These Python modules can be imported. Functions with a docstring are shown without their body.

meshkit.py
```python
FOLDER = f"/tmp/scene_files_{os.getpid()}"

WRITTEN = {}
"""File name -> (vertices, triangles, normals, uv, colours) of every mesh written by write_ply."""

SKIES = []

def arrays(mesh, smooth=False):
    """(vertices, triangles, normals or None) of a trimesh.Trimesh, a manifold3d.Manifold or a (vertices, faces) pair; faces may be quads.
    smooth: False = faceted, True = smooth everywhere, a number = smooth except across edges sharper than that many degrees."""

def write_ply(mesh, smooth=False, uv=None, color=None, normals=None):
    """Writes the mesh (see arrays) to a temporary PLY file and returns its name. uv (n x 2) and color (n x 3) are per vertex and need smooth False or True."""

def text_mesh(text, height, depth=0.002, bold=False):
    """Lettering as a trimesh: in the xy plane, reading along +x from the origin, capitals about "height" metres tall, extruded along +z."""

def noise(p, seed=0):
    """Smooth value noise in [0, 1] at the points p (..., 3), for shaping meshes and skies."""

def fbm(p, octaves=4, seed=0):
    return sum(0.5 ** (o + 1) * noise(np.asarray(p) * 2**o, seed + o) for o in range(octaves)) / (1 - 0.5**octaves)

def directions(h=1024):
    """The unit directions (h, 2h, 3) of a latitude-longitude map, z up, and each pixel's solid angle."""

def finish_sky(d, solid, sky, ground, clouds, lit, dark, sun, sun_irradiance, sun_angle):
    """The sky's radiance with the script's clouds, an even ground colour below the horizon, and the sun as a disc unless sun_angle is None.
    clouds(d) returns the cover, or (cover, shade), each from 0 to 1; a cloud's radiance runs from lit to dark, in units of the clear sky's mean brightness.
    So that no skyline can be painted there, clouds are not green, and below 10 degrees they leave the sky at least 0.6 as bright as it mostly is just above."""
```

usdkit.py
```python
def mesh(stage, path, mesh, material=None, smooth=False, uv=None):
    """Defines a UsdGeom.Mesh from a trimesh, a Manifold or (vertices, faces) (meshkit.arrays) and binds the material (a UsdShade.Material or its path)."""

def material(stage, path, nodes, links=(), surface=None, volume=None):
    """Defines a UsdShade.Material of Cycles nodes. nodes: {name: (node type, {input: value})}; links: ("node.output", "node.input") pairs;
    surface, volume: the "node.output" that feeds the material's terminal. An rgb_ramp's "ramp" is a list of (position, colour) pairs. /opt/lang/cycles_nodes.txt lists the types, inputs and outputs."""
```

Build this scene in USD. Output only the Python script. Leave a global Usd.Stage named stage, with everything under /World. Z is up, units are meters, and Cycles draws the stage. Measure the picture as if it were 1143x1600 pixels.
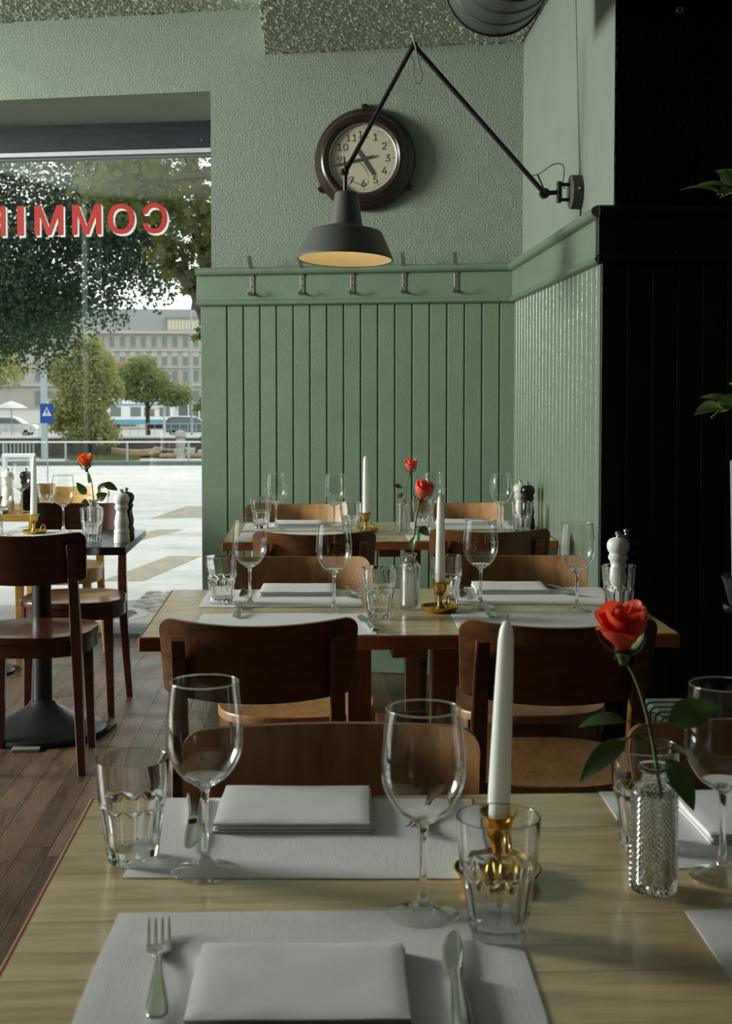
import math, random
import numpy as np, trimesh, shapely.geometry as sg, shapely.affinity as sa
import usdkit, meshkit
from pxr import Usd, UsdGeom, UsdLux, UsdShade, Gf, Sdf, Vt

PI = math.pi
random.seed(7)
rng = np.random.default_rng(7)
stage = Usd.Stage.CreateInMemory()
UsdGeom.SetStageUpAxis(stage, UsdGeom.Tokens.z)
UsdGeom.SetStageMetersPerUnit(stage, 1.0)
UsdGeom.Xform.Define(stage, '/World')
UsdGeom.Scope.Define(stage, '/World/Looks')

# ------------------------------------------------------------------ camera
# eye 1.30 m, looking along +Y turned 2.37 deg right and 2.5 deg down, lens 2080 px on a 1143 px wide frame, shifted
FPX = 2080.0
cam = UsdGeom.Camera.Define(stage, '/World/camera')
cam.AddTranslateOp().Set((0, 0, 1.30))
cam.AddRotateXYZOp().Set((90 - 2.5, 0, -2.37))
cam.CreateHorizontalApertureAttr(24.0)
cam.CreateVerticalApertureAttr(24.0 * 1600 / 1143)
cam.CreateFocalLengthAttr(24.0 * FPX / 1143)
cam.CreateVerticalApertureOffsetAttr(-102.2 * 24.0 / 1143)
cam.CreateFStopAttr(11.0)
cam.CreateFocusDistanceAttr(3.3)
cam.CreateClippingRangeAttr((0.05, 2000.0))
cam.CreateExposureAttr(0.0)

# ------------------------------------------------------------------ light: overcast sky, daylight at the left-hand window
dome = UsdLux.DomeLight.Define(stage, '/World/sky')
dome.CreateColorAttr((1.0, 0.985, 0.965))
dome.CreateIntensityAttr(0.80)
day = UsdLux.RectLight.Define(stage, '/World/window_daylight')
day.CreateWidthAttr(2.0); day.CreateHeightAttr(1.6)
day.AddTranslateOp().Set((-7.00, 4.70, 2.55))
day.AddRotateXYZOp().Set((85, 0, -92))
day.CreateColorAttr((1.0, 0.98, 0.92))
day.CreateIntensityAttr(114.0)

# ------------------------------------------------------------------ helpers
USED = {}


def numbered(parent, name):
    k = (parent, name)
    n = USED.get(k, -1) + 1
    USED[k] = n
    return name if n == 0 else f'{name}_{n:03d}'


def meta(p, label=None, cat=None, group=None, kind=None):
    for k, v in (('label', label), ('category', cat), ('group', group), ('kind', kind)):
        if v:
            p.SetCustomDataByKey(k, v)


def mat4(loc=(0, 0, 0), rz=0.0, rx=0.0, ry=0.0, s=1.0):
    M = trimesh.transformations.euler_matrix(math.radians(rx), math.radians(ry), math.radians(rz), 'sxyz')
    M[:3, :3] *= s
    M[:3, 3] = loc
    return M


def place(x, M):
    x.ClearXformOpOrder()
    x.AddTransformOp().Set(Gf.Matrix4d(*np.asarray(M).T.ravel().tolist()))


def thing(name, label=None, cat=None, loc=(0, 0, 0), rz=0.0, group=None, kind=None, M=None):
    x = UsdGeom.Xform.Define(stage, '/World/' + numbered('/World', name))
    place(x, mat4(loc, rz) if M is None else M)
    meta(x.GetPrim(), label, cat, group, kind)
    return x.GetPrim()


def part(parent, name, mesh, m, smooth=30, label=None, kind=None):
    base = str(parent.GetPath())
    path = base + '/' + numbered(base, name)
    p = usdkit.mesh(stage, path, mesh, LOOK[m], smooth=smooth).GetPrim()
    meta(p, label, kind=kind)
    return p


WORLD = stage.GetPrimAtPath('/World')


def solo(name, mesh, m, label=None, cat=None, group=None, kind=None, smooth=30):
    p = part(WORLD, name, mesh, m, smooth)
    meta(p, label, cat, group, kind)
    return p


def dup(src, loc=None, rz=0.0, label=None, group=None, M=None):
    name = src.GetName()
    if name[-4:-3] == '_' and name[-3:].isdigit():
        name = name[:-4]
    was = src.GetCustomData()
    x = UsdGeom.Xform.Define(stage, '/World/' + numbered('/World', name))
    x.GetPrim().GetReferences().AddInternalReference(src.GetPath())
    place(x, mat4(loc, rz) if M is None else M)
    meta(x.GetPrim(), label or was['label'], was['category'], group or was.get('group'))
    x.GetPrim().SetInstanceable(True)
    return x.GetPrim()


# ---- mesh helpers
def cat(ms):
    return trimesh.util.concatenate([m for m in ms if m is not None])


def bx(x0, x1, y0, y1, z0, z1):
    m = trimesh.creation.box([x1 - x0, y1 - y0, z1 - z0])
    m.apply_translation([(x0 + x1) / 2, (y0 + y1) / 2, (z0 + z1) / 2])
    return m


def cbox(x0, x1, y0, y1, z0, z1, c=0.003):
    hx, hy, hz = (x1 - x0) / 2, (y1 - y0) / 2, (z1 - z0) / 2
    c = min(c, hx * .9, hy * .9, hz * .9)
    pts = []
    for sx in (-1, 1):
        for sy in (-1, 1):
            for sz in (-1, 1):
                pts += [(sx * (hx - c), sy * (hy - c), sz * hz), (sx * (hx - c), sy * hy, sz * (hz - c)), (sx * hx, sy * (hy - c), sz * (hz - c))]
    m = trimesh.convex.convex_hull(np.array(pts))
    m.apply_translation([(x0 + x1) / 2, (y0 + y1) / 2, (z0 + z1) / 2])
    return m


def xf(m, M):
    m = m.copy()
    m.apply_transform(M)
    return m


def lathe(prof, n=48):
    """Open or closed surface of revolution about z from (r, z) pairs."""
    p = np.array(prof, float)
    a = np.linspace(0, 2 * PI, n, endpoint=False)
    v = np.stack([p[:, None, 0] * np.cos(a), p[:, None, 0] * np.sin(a), np.repeat(p[:, None, 1], n, 1)], -1).reshape(-1, 3)
    f = []
    for i in range(len(p) - 1):
        for j in range(n):
            k = (j + 1) % n
            q = (i * n + j, i * n + k, (i + 1) * n + k, (i + 1) * n + j)
            if p[i, 0] > 1e-9:
                f.append((q[0], q[1], q[2]))
            if p[i + 1, 0] > 1e-9:
                f.append((q[0], q[2], q[3]))
    m = trimesh.Trimesh(v, f, process=False)
    m.merge_vertices()
    return m


def curve(pts, n=40):
    """Smooth curve through the points (Catmull-Rom)."""
    P = np.array(pts, float)
    if len(P) < 3:
        return np.array([P[0] + (P[-1] - P[0]) * t for t in np.linspace(0, 1, n)])
    from scipy.interpolate import CubicSpline
    t = np.concatenate([[0], np.cumsum(np.linalg.norm(np.diff(P, axis=0), axis=1) ** .5 + 1e-6)])
    return CubicSpline(t, P)(np.linspace(0, t[-1], n))


def tube(pts, r, n=10):
    P = np.array(pts, float)
    R = np.broadcast_to(np.asarray(r, float), (len(P),))
    T = np.gradient(P, axis=0)
    T /= np.linalg.norm(T, axis=1, keepdims=True) + 1e-12
    up = np.array([0, 0, 1.0]) if abs(T[0, 2]) < .9 else np.array([1.0, 0, 0])
    v = []
    N = np.cross(T[0], up)
    for i in range(len(P)):
        N = N - T[i] * (N @ T[i])
        N /= np.linalg.norm(N) + 1e-12
        B = np.cross(T[i], N)
        for k in range(n):
            a = 2 * PI * k / n
            v.append(P[i] + R[i] * (math.cos(a) * N + math.sin(a) * B))
    f = []
    for i in range(len(P) - 1):
        for k in range(n):
            a, b = i * n + k, i * n + (k + 1) % n
            f += [(a, b + n, b), (a, a + n, b + n)]
    c0, c1 = len(v), len(v) + 1
    v += [P[0], P[-1]]
    e = (len(P) - 1) * n
    for k in range(n):
        f += [(c0, k, (k + 1) % n), (c1, e + (k + 1) % n, e + k)]
    return trimesh.Trimesh(v, f, process=False)


def rod(a, b, r, n=12):
    return tube([a, b], r, n)


def loft(secs, n=14, e=2.6):
    """secs: (x, y, z, half width along x, half thickness along z) stations along y; superellipse sections, closed ends."""
    a = np.linspace(0, 2 * PI, n, endpoint=False)
    c, s = np.cos(a), np.sin(a)
    cx, sx = np.sign(c) * np.abs(c) ** (2 / e), np.sign(s) * np.abs(s) ** (2 / e)
    v = []
    for x, y, z, w, h in secs:
        v += [(x + w * i, y, z + h * j) for i, j in zip(cx, sx)]
    f = []
    m = len(secs)
    for i in range(m - 1):
        for k in range(n):
            p, q = i * n + k, i * n + (k + 1) % n
            f += [(p, q, q + n), (p, q + n, p + n)]
    c0, c1 = len(v), len(v) + 1
    v += [secs[0][:3], secs[-1][:3]]
    o = (m - 1) * n
    for k in range(n):
        f += [(c0, (k + 1) % n, k), (c1, o + k, o + (k + 1) % n)]
    t = trimesh.Trimesh(v, f, process=False)
    t.fix_normals()
    return t


def prism(poly, h, z0=0.0):
    m = trimesh.creation.extrude_polygon(poly, h, engine='earcut')
    m.apply_translation([0, 0, z0])
    return m


def sweepbar(pts, w, d):
    """A bar of rectangular section (w along x, d in the y-z plane) following the points; w, d per point."""
    P = np.array(pts, float)
    W = np.broadcast_to(np.asarray(w, float), (len(P),)) / 2
    D = np.broadcast_to(np.asarray(d, float), (len(P),)) / 2
    T = np.gradient(P, axis=0)
    T /= np.linalg.norm(T, axis=1, keepdims=True)
    v, f = [], []
    for i in range(len(P)):
        X = np.array([1.0, 0, 0]); X = X - T[i] * (X @ T[i]); X /= np.linalg.norm(X)
        N = np.cross(T[i], X)
        c = .18
        for a, b in ((-1 + c, -1), (1 - c, -1), (1, -1 + c), (1, 1 - c), (1 - c, 1), (-1 + c, 1), (-1, 1 - c), (-1, -1 + c)):
            v.append(P[i] + X * W[i] * a + N * D[i] * b)
    n = 8
    for i in range(len(P) - 1):
        for k in range(n):
            p, q = i * n + k, i * n + (k + 1) % n
            f += [(p, q, q + n), (p, q + n, p + n)]
    o = (len(P) - 1) * n
    for k in range(1, n - 1):
        f += [(0, k + 1, k), (o, o + k, o + k + 1)]
    t = trimesh.Trimesh(v, f, process=False)
    t.fix_normals()
    return t


def rrect(w, h, r, n=6):
    return sg.box(-w / 2 + r, -h / 2 + r, w / 2 - r, h / 2 - r).buffer(r, quad_segs=n)


# ------------------------------------------------------------------ materials
LOOK = {}


def srgb(r, g, b):
    return tuple(((c / 255 + .055) / 1.055) ** 2.4 if c > 10 else c / 255 / 12.92 for c in (r, g, b))


def look(name, color, rough=.5, spec=.5, metal=0.0, var=0.0, vscale=8.0, vstretch=(1, 1, 1), bump=0.0, bscale=60.0, bdetail=2.0, bstretch=(1, 1, 1), dark=None, rand=0.0, coat=0.0, extra=None, rvar=0.0):
    """A principled material: base colour drifting between two tones by noise, with optional relief by noise and a shift per object."""
    p = {'metallic': metal, 'roughness': rough, 'specular_ior_level': spec, 'base_color': color, 'coat_weight': coat, 'coat_roughness': .12}
    p.update(extra or {})
    nodes, links = {'p': ('principled_bsdf', p)}, []
    if var or bump or rvar:
        nodes['tc'] = ('texture_coordinate', {})
    if rand:
        nodes['oi'] = ('object_info', {})
    last = None
    if var:
        d = dark or tuple(c * (1 - var) for c in color)
        l = tuple(min(1, c * (1 + var * .6)) for c in color)
        nodes['mp'] = ('mapping', {'scale': vstretch})
        nodes['n'] = ('noise_texture', {'scale': vscale, 'detail': 5.0, 'roughness': .6, 'distortion': .3})
        nodes['r'] = ('rgb_ramp', {'ramp': [(.30, d), (.52, color), (.75, l)]})
        links += [('tc.object', 'mp.vector'), ('mp.vector', 'n.vector'), ('n.fac', 'r.fac')]
        if rand:
            nodes['mp'][1]['mapping_type'] = 'point'
            nodes['sc'] = ('vector_math', {'math_type': 'scale', 'vector1': (13.7, 7.3, 5.1)})
            links += [('oi.random', 'sc.scale'), ('sc.vector', 'mp.location')]
        last = 'r.color'
    if rand:
        nodes['mr'] = ('map_range', {'from_min': 0.0, 'from_max': 1.0, 'to_min': 1 - rand, 'to_max': 1 + rand})
        nodes['hv'] = ('hsv', {'color': color})
        links += [('oi.random', 'mr.value'), ('mr.result', 'hv.value')]
        if last:
            links.append((last, 'hv.color'))
        last = 'hv.color'
    if last:
        links.append((last, 'p.base_color'))
    if rvar:
        nodes['rn'] = ('noise_texture', {'scale': 5.0, 'detail': 4.0})
        nodes['rm'] = ('map_range', {'from_min': .3, 'from_max': .7, 'to_min': max(.02, rough - rvar), 'to_max': rough + rvar})
        links += [('tc.object', 'rn.vector'), ('rn.fac', 'rm.value'), ('rm.result', 'p.roughness')]
    if bump:
        nodes['bm'] = ('mapping', {'scale': bstretch})
        nodes['bn'] = ('noise_texture', {'scale': bscale, 'detail': bdetail, 'roughness': .55})
        nodes['b'] = ('bump', {'strength': 1.0, 'distance': bump})
        links += [('tc.object', 'bm.vector'), ('bm.vector', 'bn.vector'), ('bn.fac', 'b.height'), ('b.normal', 'p.normal')]
    LOOK[name] = usdkit.material(stage, '/World/Looks/' + name, nodes, links, surface='p.BSDF')


# walls
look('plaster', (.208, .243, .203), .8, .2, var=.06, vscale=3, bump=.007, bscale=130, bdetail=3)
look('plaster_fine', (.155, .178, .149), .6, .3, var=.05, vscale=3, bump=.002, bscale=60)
look('ceiling_plaster', (.50, .56, .47), .85, .15, bump=.01, bscale=150, bdetail=3)
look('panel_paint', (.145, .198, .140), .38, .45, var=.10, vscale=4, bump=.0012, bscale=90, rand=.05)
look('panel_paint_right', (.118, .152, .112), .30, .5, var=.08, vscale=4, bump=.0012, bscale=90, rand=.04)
look('black_plaster', (.005, .0055, .004), .9, .1, bump=.008, bscale=80)
look('black_paint', (.008, .010, .007), .5, .2, bump=.001, bscale=80, rand=.2)
look('dark_room', (.045, .045, .04), .8, .2)
look('floor_wood', (.098, .056, .034), .33, .5, var=.55, vscale=5, vstretch=(9, 1, 1), bump=.0015, bscale=30, bstretch=(8, 1, 1), rand=.35, rvar=.1)
look('frame_black', (.012, .016, .022), .45, .4, var=.6, vscale=6, vstretch=(1, 1, 8))
look('frame_silver', (.50, .50, .52), .45, .5, metal=.3)
look('frame_grey', (.10, .115, .115), .5, .4)
look('letter_red', (.42, .022, .016), .5, .3, extra={'emission_color': (1, .06, .04), 'emission_strength': 0.0})
look('letter_white', (.72, .74, .74), .5, .3)
# furniture
look('chair_wood', (.155, .058, .017), .34, .5, var=.45, vscale=14, vstretch=(1, 1, 4), rand=.10, bump=.0006, bscale=120, rvar=.08)
look('chair_wood_light', (.36, .175, .06), .36, .5, var=.35, vscale=16, vstretch=(4, 1, 1), rand=.10, bump=.0006, bscale=120)
look('chair_front', (.34, .165, .060), .36, .5, var=.40, vscale=9, vstretch=(4, 1, 1), rand=.15, bump=.0006, bscale=120)  # same wood as the chair frame, with the light painted into a paler tone
look('chair_red', (.058, .015, .009), .17, .5, var=.4, vscale=12, vstretch=(1, 1, 4), rand=.08)
look('chair_yellow', (.50, .27, .06), .4, .5, var=.3, vscale=12, vstretch=(1, 1, 4))
look('table_wood', (.54, .405, .215), .22, .6, coat=.35, var=.36, vscale=5, vstretch=(1, 8, 8), rand=.10, bump=.0005, bscale=30, bstretch=(1, 12, 12), rvar=.06)
look('table_edge', (.30, .100, .028), .35, .5, var=.4, vscale=8, vstretch=(1, 1, 6), rand=.1)  # reddish stain, with the shade on the edges mixed into the tone
look('table_leg', (.17, .062, .024), .4, .5, var=.35, vscale=9, vstretch=(3, 3, 1), rand=.1)
look('black_top', (.014, .016, .016), .16, .5)
look('black_metal', (.010, .011, .012), .38, .5)
look('grey_rubber', (.16, .16, .15), .6, .3)
# table ware
look('linen', (.65, .64, .645), .85, .2, bump=.00022, bscale=380, bstretch=(2, .12, 1), bdetail=1.0, var=.04, vscale=9)
look('napkin_cloth', (.68, .67, .675), .85, .2, bump=.0002, bscale=160, var=.04, vscale=12)
look('steel', (.62, .63, .62), .16, .5, metal=1.0)
look('steel_dull', (.36, .345, .31), .42, .5, metal=1.0)
look('brass', (.62, .40, .09), .22, .5, metal=1.0)
look('wax', (.78, .78, .72), .42, .4, extra={'subsurface_weight': .25, 'subsurface_scale': .01, 'subsurface_radius': (1, .8, .6)})
look('wick', (.25, .23, .20), .9, .1)
look('white_lacquer', (.70, .70, .67), .18, .5)
look('black_lacquer', (.006, .006, .006), .12, .5)
look('stem_green', (.10, .15, .035), .5, .4)
# fittings
look('lamp_coat', (.060, .066, .056), .55, .35, bump=.0004, bscale=300)
look('lamp_inner', (.80, .70, .48), .5, .3)
look('arm_black', (.012, .013, .012), .45, .4)
look('duct_metal', (.050, .055, .048), .40, .5)
look('clock_case', (.021, .008, .006), .24, .5, var=.5, vscale=14, dark=(.012, .006, .005), rvar=.08)
look('clock_dial', (.42, .375, .275), .6, .3, var=.10, vscale=9)
look('clock_ink', (.02, .02, .018), .6, .3)
look('clock_hand', (.055, .055, .05), .5, .3)
look('radiator_paint', (.30, .40, .31), .35, .5)
look('pot_white', (.15, .165, .165), .4, .4)
look('pot_black', (.012, .013, .016), .35, .5)
# outdoors
look('street', (.40, .415, .40), .42, .35, var=.20, vscale=.55, vstretch=(1, 2.4, 1), dark=(.27, .285, .28), bump=.004, bscale=14, rvar=.12)
look('pavement', (.24, .24, .225), .7, .3, var=.35, vscale=1.5, bump=.006, bscale=40)
look('cobble', (.22, .22, .20), .7, .3, rand=.3, bump=.01, bscale=30)
look('zebra', (.25, .235, .165), .6, .3, var=.3, vscale=6)
look('kerb_stone', (.10, .13, .12), .7, .3, var=.3, vscale=2)
look('grass', (.10, .14, .045), .7, .2)
look('quay_stone', (.085, .082, .068), .85, .2, var=.55, vscale=1.3, bump=.05, bscale=2)
look('quay_top', (.32, .32, .30), .85, .2, var=.15, vscale=.4)
look('water', (.07, .09, .085), .12, .5, bump=.05, bscale=1.4)
look('rail_white', (.66, .68, .68), .5, .3)
look('rail_grey', (.30, .37, .38), .5, .3)
look('bark', (.05, .043, .035), .9, .1)
look('facade', (.34, .335, .295), .85, .2, var=.10, vscale=.2)
look('facade_trim', (.38, .375, .335), .85, .2)
look('roof_slate', (.22, .24, .24), .8, .2)
look('pane_dark', (.13, .165, .155), .3, .5)
look('pane_warm', (.52, .47, .33), .4, .4)
look('tram_white', (.66, .68, .66), .4, .4)
look('tram_blue', (.10, .30, .42), .4, .4)
look('car_blue', (.07, .12, .15), .3, .5)
look('car_white', (.62, .64, .64), .3, .5)
look('car_red', (.45, .10, .08), .3, .5)
look('tyre', (.04, .04, .04), .8, .2)
look('sign_blue', (.015, .085, .33), .5, .3)
look('sign_white', (.75, .76, .74), .5, .3)
look('terracotta', (.22, .085, .05), .7, .2)
look('boat_wood', (.34, .22, .12), .7, .2)
look('stone_pale', (.36, .35, .31), .85, .2, var=.2, vscale=4)


def leaf_look(name, c, back=None, trans=.35, rough=.4, rand=.0, var=.0):
    t = tuple(min(1, x * 1.5) for x in (back or c))
    nodes = {'g': ('geometry', {}), 'mr': ('map_range', {'from_min': 0.0, 'from_max': 1.0, 'to_min': 1 - rand, 'to_max': 1 + rand}),
             'hv': ('hsv', {'color': c}), 'p': ('principled_bsdf', {'roughness': rough, 'specular_ior_level': .4, 'base_color': c}),
             't': ('translucent_bsdf', {'color': t}), 'm': ('mix_closure', {'fac': trans})}
    links = [('g.random_per_island', 'mr.value'), ('mr.result', 'hv.value'), ('hv.color', 'p.base_color'), ('p.BSDF', 'm.closure1'), ('t.BSDF', 'm.closure2')]
    LOOK[name] = usdkit.material(stage, '/World/Looks/' + name, nodes, links, surface='m.closure')


leaf_look('rose_leaf', (.030, .062, .018), (.05, .10, .02), .25, .35)
leaf_look('plant_leaf', (.10, .17, .06), (.12, .2, .05), .3, .3, .3)
leaf_look('tree_dark', (.035, .072, .042), (.06, .11, .03), .30, .5, .45)
leaf_look('tree_maple', (.088, .110, .024), (.13, .14, .02), .40, .5, .75)
leaf_look('tree_gold', (.33, .34, .145), (.36, .37, .12), .35, .6, .3)
leaf_look('tree_green', (.23, .275, .12), (.26, .31, .10), .35, .6, .3)

leaf_look('petal_red', (.72, .070, .030), (.75, .07, .02), .30, .5)
leaf_look('petal_coral', (.76, .120, .075), (.7, .1, .05), .30, .5)
leaf_look('petal_orange', (.82, .150, .022), (.8, .14, .02), .30, .5)

LOOK['glass'] = usdkit.material(stage, '/World/Looks/glass', {'p': ('principled_bsdf', {'base_color': (.985, .995, .99), 'roughness': 0.0, 'ior': 1.5, 'transmission_weight': 1.0})}, [], surface='p.BSDF')
LOOK['pane'] = usdkit.material(stage, '/World/Looks/pane', {
    'f': ('fresnel', {'IOR': 1.5}), 'k': ('math', {'math_type': 'multiply_add', 'value2': 2.2, 'value3': .02, 'use_clamp': True}),
    't': ('transparent_bsdf', {'color': (.93, .965, .95)}), 'g': ('glossy_bsdf', {'color': (1, 1, 1), 'roughness': .0}), 'm': ('mix_closure', {})},
    [('f.fac', 'k.value1'), ('k.value', 'm.fac'), ('t.BSDF', 'm.closure1'), ('g.BSDF', 'm.closure2')], surface='m.closure')
LOOK['clock_glass'] = usdkit.material(stage, '/World/Looks/clock_glass', {
    'f': ('fresnel', {'IOR': 1.45}), 't': ('transparent_bsdf', {'color': (1, 1, 1)}), 'g': ('glossy_bsdf', {'color': (1, 1, 1), 'roughness': .05}), 'm': ('mix_closure', {})},
    [('f.fac', 'm.fac'), ('t.BSDF', 'm.closure1'), ('g.BSDF', 'm.closure2')], surface='m.closure')
LOOK['glass_thin'] = usdkit.material(stage, '/World/Looks/glass_thin', {
    'w': ('layer_weight', {'blend': .5}), 'q': ('math', {'math_type': 'power', 'value2': 3.0}), 'k': ('math', {'math_type': 'multiply_add', 'value2': .90, 'value3': .065, 'use_clamp': True}),
    't': ('transparent_bsdf', {'color': (.975, .982, .978)}), 'g': ('glossy_bsdf', {'color': (1, 1, 1), 'roughness': .012}), 'm': ('mix_closure', {})},
    [('w.facing', 'q.value1'), ('q.value', 'k.value1'), ('k.value', 'm.fac'), ('t.BSDF', 'm.closure1'), ('g.BSDF', 'm.closure2')], surface='m.closure')
LOOK['bulb'] = usdkit.material(stage, '/World/Looks/bulb', {'e': ('emission', {'color': (1.0, .76, .44), 'strength': 13.0})}, [], surface='e.emission')

# ------------------------------------------------------------------ the room
A_BACK = math.degrees(math.atan(-.235))         # the back wall stands 13 deg off square
CB = math.cos(math.radians(A_BACK))


def wl(X):                                        # world X on the back wall -> metres along the wall
    return (X - .391) / CB


ROOM_TOP = 3.05
# floor: strips of dark boards running away from the window wall
fl = thing('floor', kind='structure')
part(fl, 'subfloor', bx(-4.2, 3.4, -2.7, 7.12, -.12, -.012), 'dark_room')
W = .082
loose = []
for i in range(-46, 41):
    x0 = i * W
    y = -2.6 + (i * 37 % 11) * .1
    while y < 7.1:
        y1 = min(y + 1.25 + ((i * 13 + int(y * 7)) % 5) * .12, 7.11)
        b = bx(x0 + .0006, x0 + W - .0006, y + .0006, y1 - .0006, -.012, 0.0 + ((i * 7 + int(y * 5)) % 3) * .0002)
        if -2.1 < x0 < 0.45 and y1 > 2.9:
            part(fl, 'plank', b, 'floor_wood', smooth=False)
        else:
            loose.append(b)
        y = y1
part(fl, 'outlying_planks', cat(loose), 'floor_wood', smooth=False, kind='stuff')

# back wall
wb = thing('wall_back', kind='structure', loc=(.391, 6.02, 0), rz=A_BACK)
XL, XJ, XR = wl(-.513), wl(-.468), wl(.915)
part(wb, 'plaster', cat([bx(XJ, .75, .03, .85, 0, 3.2), bx(-4.6, XJ, .03, 1.0, 2.675, 3.2), bx(-4.6, -4.02, .03, 1.0, 0, 2.675)]), 'plaster', smooth=False)
part(wb, 'backing_board', bx(XL + .004, XR, .012, .032, .02, 1.84), 'panel_paint')
pitch = .0767 / CB
xb = wl(-.387)
edges = [XL] + [xb + k * pitch for k in range(17)] + [XR]
for a, b in zip(edges[:-1], edges[1:]):
    part(wb, 'board', cbox(a + .0028, b - .0028, 0, .014, .10, 1.70, .0025), 'panel_paint')
part(wb, 'skirting', cbox(XL, XR, -.012, .014, 0.0, .115, .004), 'panel_paint')


def rail(parent, x0, x1, m):
    """The flat rail with a round nosing on top and a bead below; y = 0 is the face of the boards."""
    part(parent, 'rail', cbox(x0, x1, -.010, .03, 1.688, 1.822, .002), m)
    top = sg.Polygon([(.03, 1.820), (-.020, 1.820), (-.032, 1.828), (-.036, 1.838), (-.032, 1.849), (-.020, 1.856), (.03, 1.856)])
    low = sg.Polygon([(.03, 1.682), (-.014, 1.682), (-.022, 1.688), (-.024, 1.695), (-.019, 1.703), (-.010, 1.708), (.03, 1.708)])
    for nm, p in (('rail_nosing', top), ('rail_bead', low)):
        m_ = trimesh.creation.extrude_polygon(p, x1 - x0, engine='earcut')
        M = np.array([[0, 0, 1, x0], [1, 0, 0, 0], [0, 1, 0, 0], [0, 0, 0, 1.0]])
        part(parent, nm, xf(m_, M), m, smooth=40)


rail(wb, XL - .014, XR, 'panel_paint')

# right wall, behind the wall lamp
RW = lambda Y: .888 + (.902 - .888) * (Y - 4.05) / 1.85
aR = math.degrees(math.atan2(5.9 - 4.05, .902 - .888)) - 180     # local +x runs towards the camera, local +y into the wall
wr = thing('wall_right', kind='structure', loc=(.902, 5.9, 0), rz=aR)
LR = math.hypot(1.85, .014)
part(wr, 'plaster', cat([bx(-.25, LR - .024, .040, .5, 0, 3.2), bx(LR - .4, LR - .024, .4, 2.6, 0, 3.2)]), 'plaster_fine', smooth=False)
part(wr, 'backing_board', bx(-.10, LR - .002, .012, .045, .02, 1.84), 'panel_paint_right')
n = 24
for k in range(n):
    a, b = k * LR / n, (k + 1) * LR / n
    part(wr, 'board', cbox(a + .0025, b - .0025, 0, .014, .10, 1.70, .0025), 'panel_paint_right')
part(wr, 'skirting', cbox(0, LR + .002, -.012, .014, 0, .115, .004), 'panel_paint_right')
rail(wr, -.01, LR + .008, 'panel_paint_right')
s0 = (5.9 - 4.645)
part(wr, 'slot_plate', cbox(s0, s0 + .03, -.0125, -.009, 1.735, 1.81, .001), 'panel_paint_right', label='narrow upright plate on the rail')

# the black return wall facing the tables
wt = thing('wall_return', kind='structure', loc=(.886, 4.05, 0))
part(wt, 'plaster', xf(prism(sg.Polygon([(2.5, 0), (2.5, 3.2)] + [(.0425 + .006 * rng.random() ** 2, 3.2 - .012 * q) for q in range(118)] + [(.046, 0)]), .006), np.array([[1, 0, 0, 0], [0, 0, 1, .018], [0, 1, 0, 0], [0, 0, 0, 1.0]])), 'black_plaster', smooth=False)
part(wt, 'backing_board', bx(.002, 2.5, .012, .022, .02, 1.84), 'black_paint')
for k in range(30):
    part(wt, 'board', cbox(k * .0775 + .002, (k + 1) * .0775 - .002, 0, .014, .10, 1.70, .0025), 'black_paint')
part(wt, 'skirting', cbox(0, 2.4, -.012, .014, 0, .115, .004), 'black_paint')
rail(wt, -.012, 2.4, 'black_paint')
part(wt, 'screw_eye', xf(trimesh.creation.torus(.008, .003, 16, 8), mat4((.237, .012, 2.45), rx=90)), 'steel_dull')
part(wt, 'screw_head', xf(trimesh.creation.cylinder(.003, .004, sections=12), mat4((.227, -.011, 1.716), rx=90)), 'steel')

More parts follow.
